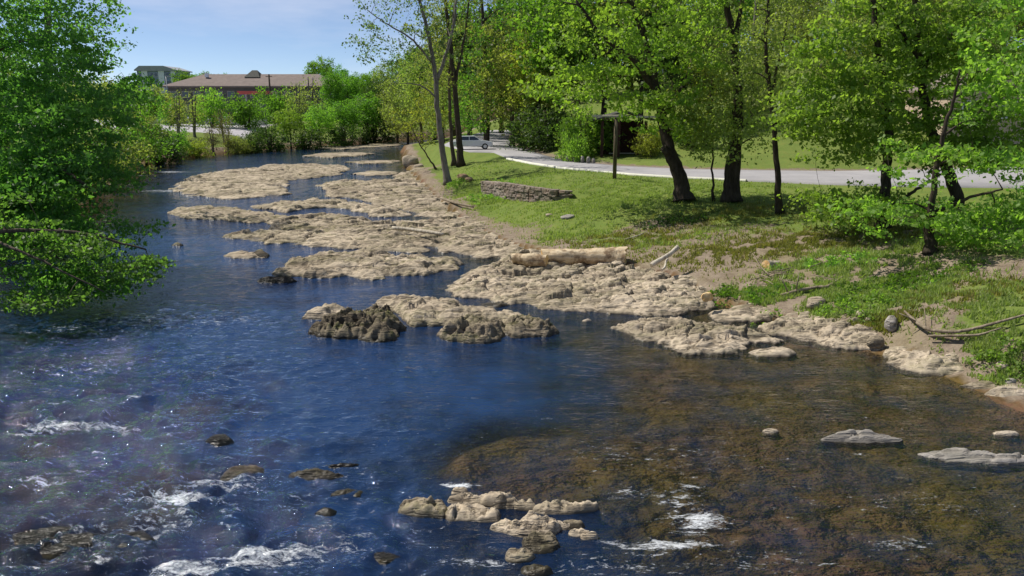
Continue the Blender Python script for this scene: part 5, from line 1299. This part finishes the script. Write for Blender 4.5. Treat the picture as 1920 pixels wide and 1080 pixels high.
for k in range(15):
    xw = -L / 2 + 2.6 + k * (L - 5) / 14
    w_ = MB().box((xw, 1.17, eh - 2.1), (1.9, .12, 1.7)).build('window', M['wall_beige'], bl)
    MB().box((xw, 1.12, eh - 2.1), (1.6, .12, 1.4)).build('pane', M['glass'], w_)
    w_ = MB().box((xw, 1.17, eh - 5.6), (1.9, .12, 1.9)).build('window', M['wall_beige'], bl)
    MB().box((xw, 1.12, eh - 5.6), (1.6, .12, 1.6)).build('pane', M['glass'], w_)
AD = 330.0
ax0, ax1 = atd(258, 150, AD)[0], atd(332, 150, AD)[0]
az1 = atd(300, 131, AD)[2]; az0 = 6
ab = empty('apartment_block', ((ax0 + ax1) / 2, AD, az0)); tag(ab, 'pale grey blue apartment block behind the long roof', 'building')
Lw = ax1 - ax0; H = az1 - az0
MB().box((0, 7, H / 2), (Lw, 14, H)).build('wall', M['wall_blue'], ab)
for k in (-.30, .12, .42): MB().box((Lw * k, -.15, H / 2), (2.4 if k != .42 else 1.8, .5, H - .4)).build('panel', M['wall_white'], ab)
MB().prism([(-Lw / 2 - .7, H), (-Lw / 2 + 1.5, H + 1.6), (Lw * .2, H + 1.6), (Lw / 2 + .7, H - .1), (Lw / 2 + .7, H - .5), (-Lw / 2 - .7, H - .4)], -.9, 15).build('roof', M['roof_grey'], ab)
for fl in range(5):
    for k in (-.44, -.12, -.02, .26, .34):
        w_ = MB().box((Lw * k, -.05, H - 2 - fl * 3.1), (1.5, .2, 1.7)).build('window', M['wall_white'], ab)
        MB().box((Lw * k, -.12, H - 2 - fl * 3.1), (1.3, .16, 1.5)).build('pane', M['glass'], w_)
cxx, _, czz = atd(478, 173, 188)
cn_ = empty('canopy', (cxx, 188, 3.5)); tag(cn_, 'flat red and pink canopy roof in front of the long building', 'canopy')
MB().box((0, 2.5, czz - 3.5), (8.0, 6, .35)).build('deck', M['canopy_pink'], cn_)
MB().box((0, -.55, czz - 3.5 - .1), (8.1, .1, .75)).build('fascia', M['canopy_red'], cn_)
for k in (-3, 3): MB().box((k, 2.5, (czz - 3.7) / 2), (.35, .35, czz - 3.7)).build('column', M['metal_grey'], cn_)
ux, _, uz = atd(504, 139, 180)
up_ = empty('utility_pole', (ux, 180, 3.5)); tag(up_, 'dark utility pole standing in front of the long roof', 'pole')
MB().tube([(0, 0, -.2), (0, 0, uz - 3.5)], [.26, .18], 8).build('shaft', M['bark_dark'], up_, True)
MB().box((0, -.1, uz - 4.0), (1.5, .12, .14)).build('cross_arm', M['bark_dark'], up_)
ux, _, uz = atd(311, 143, 170)
lpz = empty('light_pole', (ux, 170, 3.5)); tag(lpz, 'slim pale lamp post by the left end of the long roof', 'lamp post')
MB().tube([(0, 0, -.2), (0, 0, uz - 3.5)], [.14, .08], 8).build('shaft', M['metal_grey'], lpz, True)
MB().box((.5, 0, uz - 3.45), (1.1, .25, .14)).build('lamp_head', M['metal_grey'], lpz)

# pale concrete wall along the parking lot
x0, x1 = atd(290, 240, 158)[0], atd(500, 240, 158)[0]
pw = MB().box(((0), 0, .35), (x1 - x0, .4, 1.5)).build('lot_wall', plain('concrete', (.50, .48, .49), .9, .2, .1, 1), None, loc=((x0 + x1) / 2, 158.5, gz((x0 + x1) / 2, 158)))
tag(pw, 'low pale concrete wall edging the parking lot across the river', 'wall')

# ------------------------------------------------------------------ cars
def car(loc, rz, paint, label, group=None):
    o = empty('parked_car', loc, rz); tag(o, label, 'car', group)
    prof = [(-2.2, .32), (-2.25, .62), (-2.15, .86), (-1.35, .98), (1.15, .98), (2.05, .82), (2.25, .60), (2.2, .32)]
    MB().prism(prof, -.87, .87).build('body', paint, o, bevel=.09)
    cab = [(-1.75, .95), (-1.15, 1.42), (.25, 1.45), (1.12, .95)]
    V = [(x, s * (.80 if z < 1 else .64), z) for s in (-1, 1) for x, z in cab]
    MB().add(V, [(0, 1, 2, 3), (7, 6, 5, 4), (0, 4, 5, 1), (1, 5, 6, 2), (2, 6, 7, 3), (3, 7, 4, 0)]).build('cabin', paint, o, bevel=.05)
    for s in (-1, 1):
        for a_, b_, c_, d_ in ((-1.5, -1.05, -.38, -.38), (-.28, -.28, .22, .88)):
            f = lambda x, z: (x, s * (.80 - .16 * (z - .95) / .5 + .012), z)
            q = [f(a_, 1.0), f(b_, 1.38), f(c_, 1.38), f(d_, 1.0)]
            MB().add(q, [(0, 1, 2, 3) if s > 0 else (3, 2, 1, 0)]).build('window', M['glass'], o)
        MB().box((.75, s * .93, 1.02), (.16, .14, .12)).build('mirror', paint, o, bevel=.03)
        MB().box((2.16, s * .62, .72), (.14, .34, .15)).build('headlight', M['lamp_glass'], o, bevel=.02)
        MB().box((-2.18, s * .66, .76), (.12, .28, .16)).build('tail_light', M['lamp_red'], o, bevel=.02)
    MB().add([(1.10, -.70, 1.0), (1.10, .70, 1.0), (.30, .58, 1.42), (.30, -.58, 1.42)], [(0, 1, 2, 3)]).build('windscreen', M['glass'], o).location = (.02, 0, .015)
    MB().add([(-1.74, -.70, 1.0), (-1.74, .70, 1.0), (-1.18, .58, 1.40), (-1.18, -.58, 1.40)], [(3, 2, 1, 0)]).build('rear_window', M['glass'], o).location = (-.02, 0, .015)
    for x in (-1.38, 1.38):
        for s in (-1, 1):
            w = MB().tube([(x, s * .68, .32), (x, s * .90, .32)], .32, 18).build('wheel', M['tyre'], o)
            MB().tube([(x, s * .885, .32), (x, s * .912, .32)], .20, 12).build('rim', M['rim'], w)
    return o
cx_, cy_, _ = at(884, 281, ROADZ)
car((cx_, cy_ + 1.0, ROADZ + .04), .12, M['paint_silver'], 'silver car parked at the road edge under the trees')
for k_, (px, D, pn, lb) in enumerate(((345, 168, 'white', 'white car in the parking lot behind the olive trees'), (385, 174, 'silver', 'silver car in the parking lot behind the twiggy thicket'), (428, 166, 'white', 'white car in the parking lot near the upright young tree'), (455, 178, 'blue', 'blue car in the parking lot below the red canopy'), (480, 170, 'white', 'white car at the right end of the parking lot'), (322, 176, 'black', 'black car at the left end of the parking lot'))):
    x = atd(px, 230, D)[0]
    car((x, D, gz(x, D) + .02), .1 * (k_ - 2), M['paint_' + pn], lb)
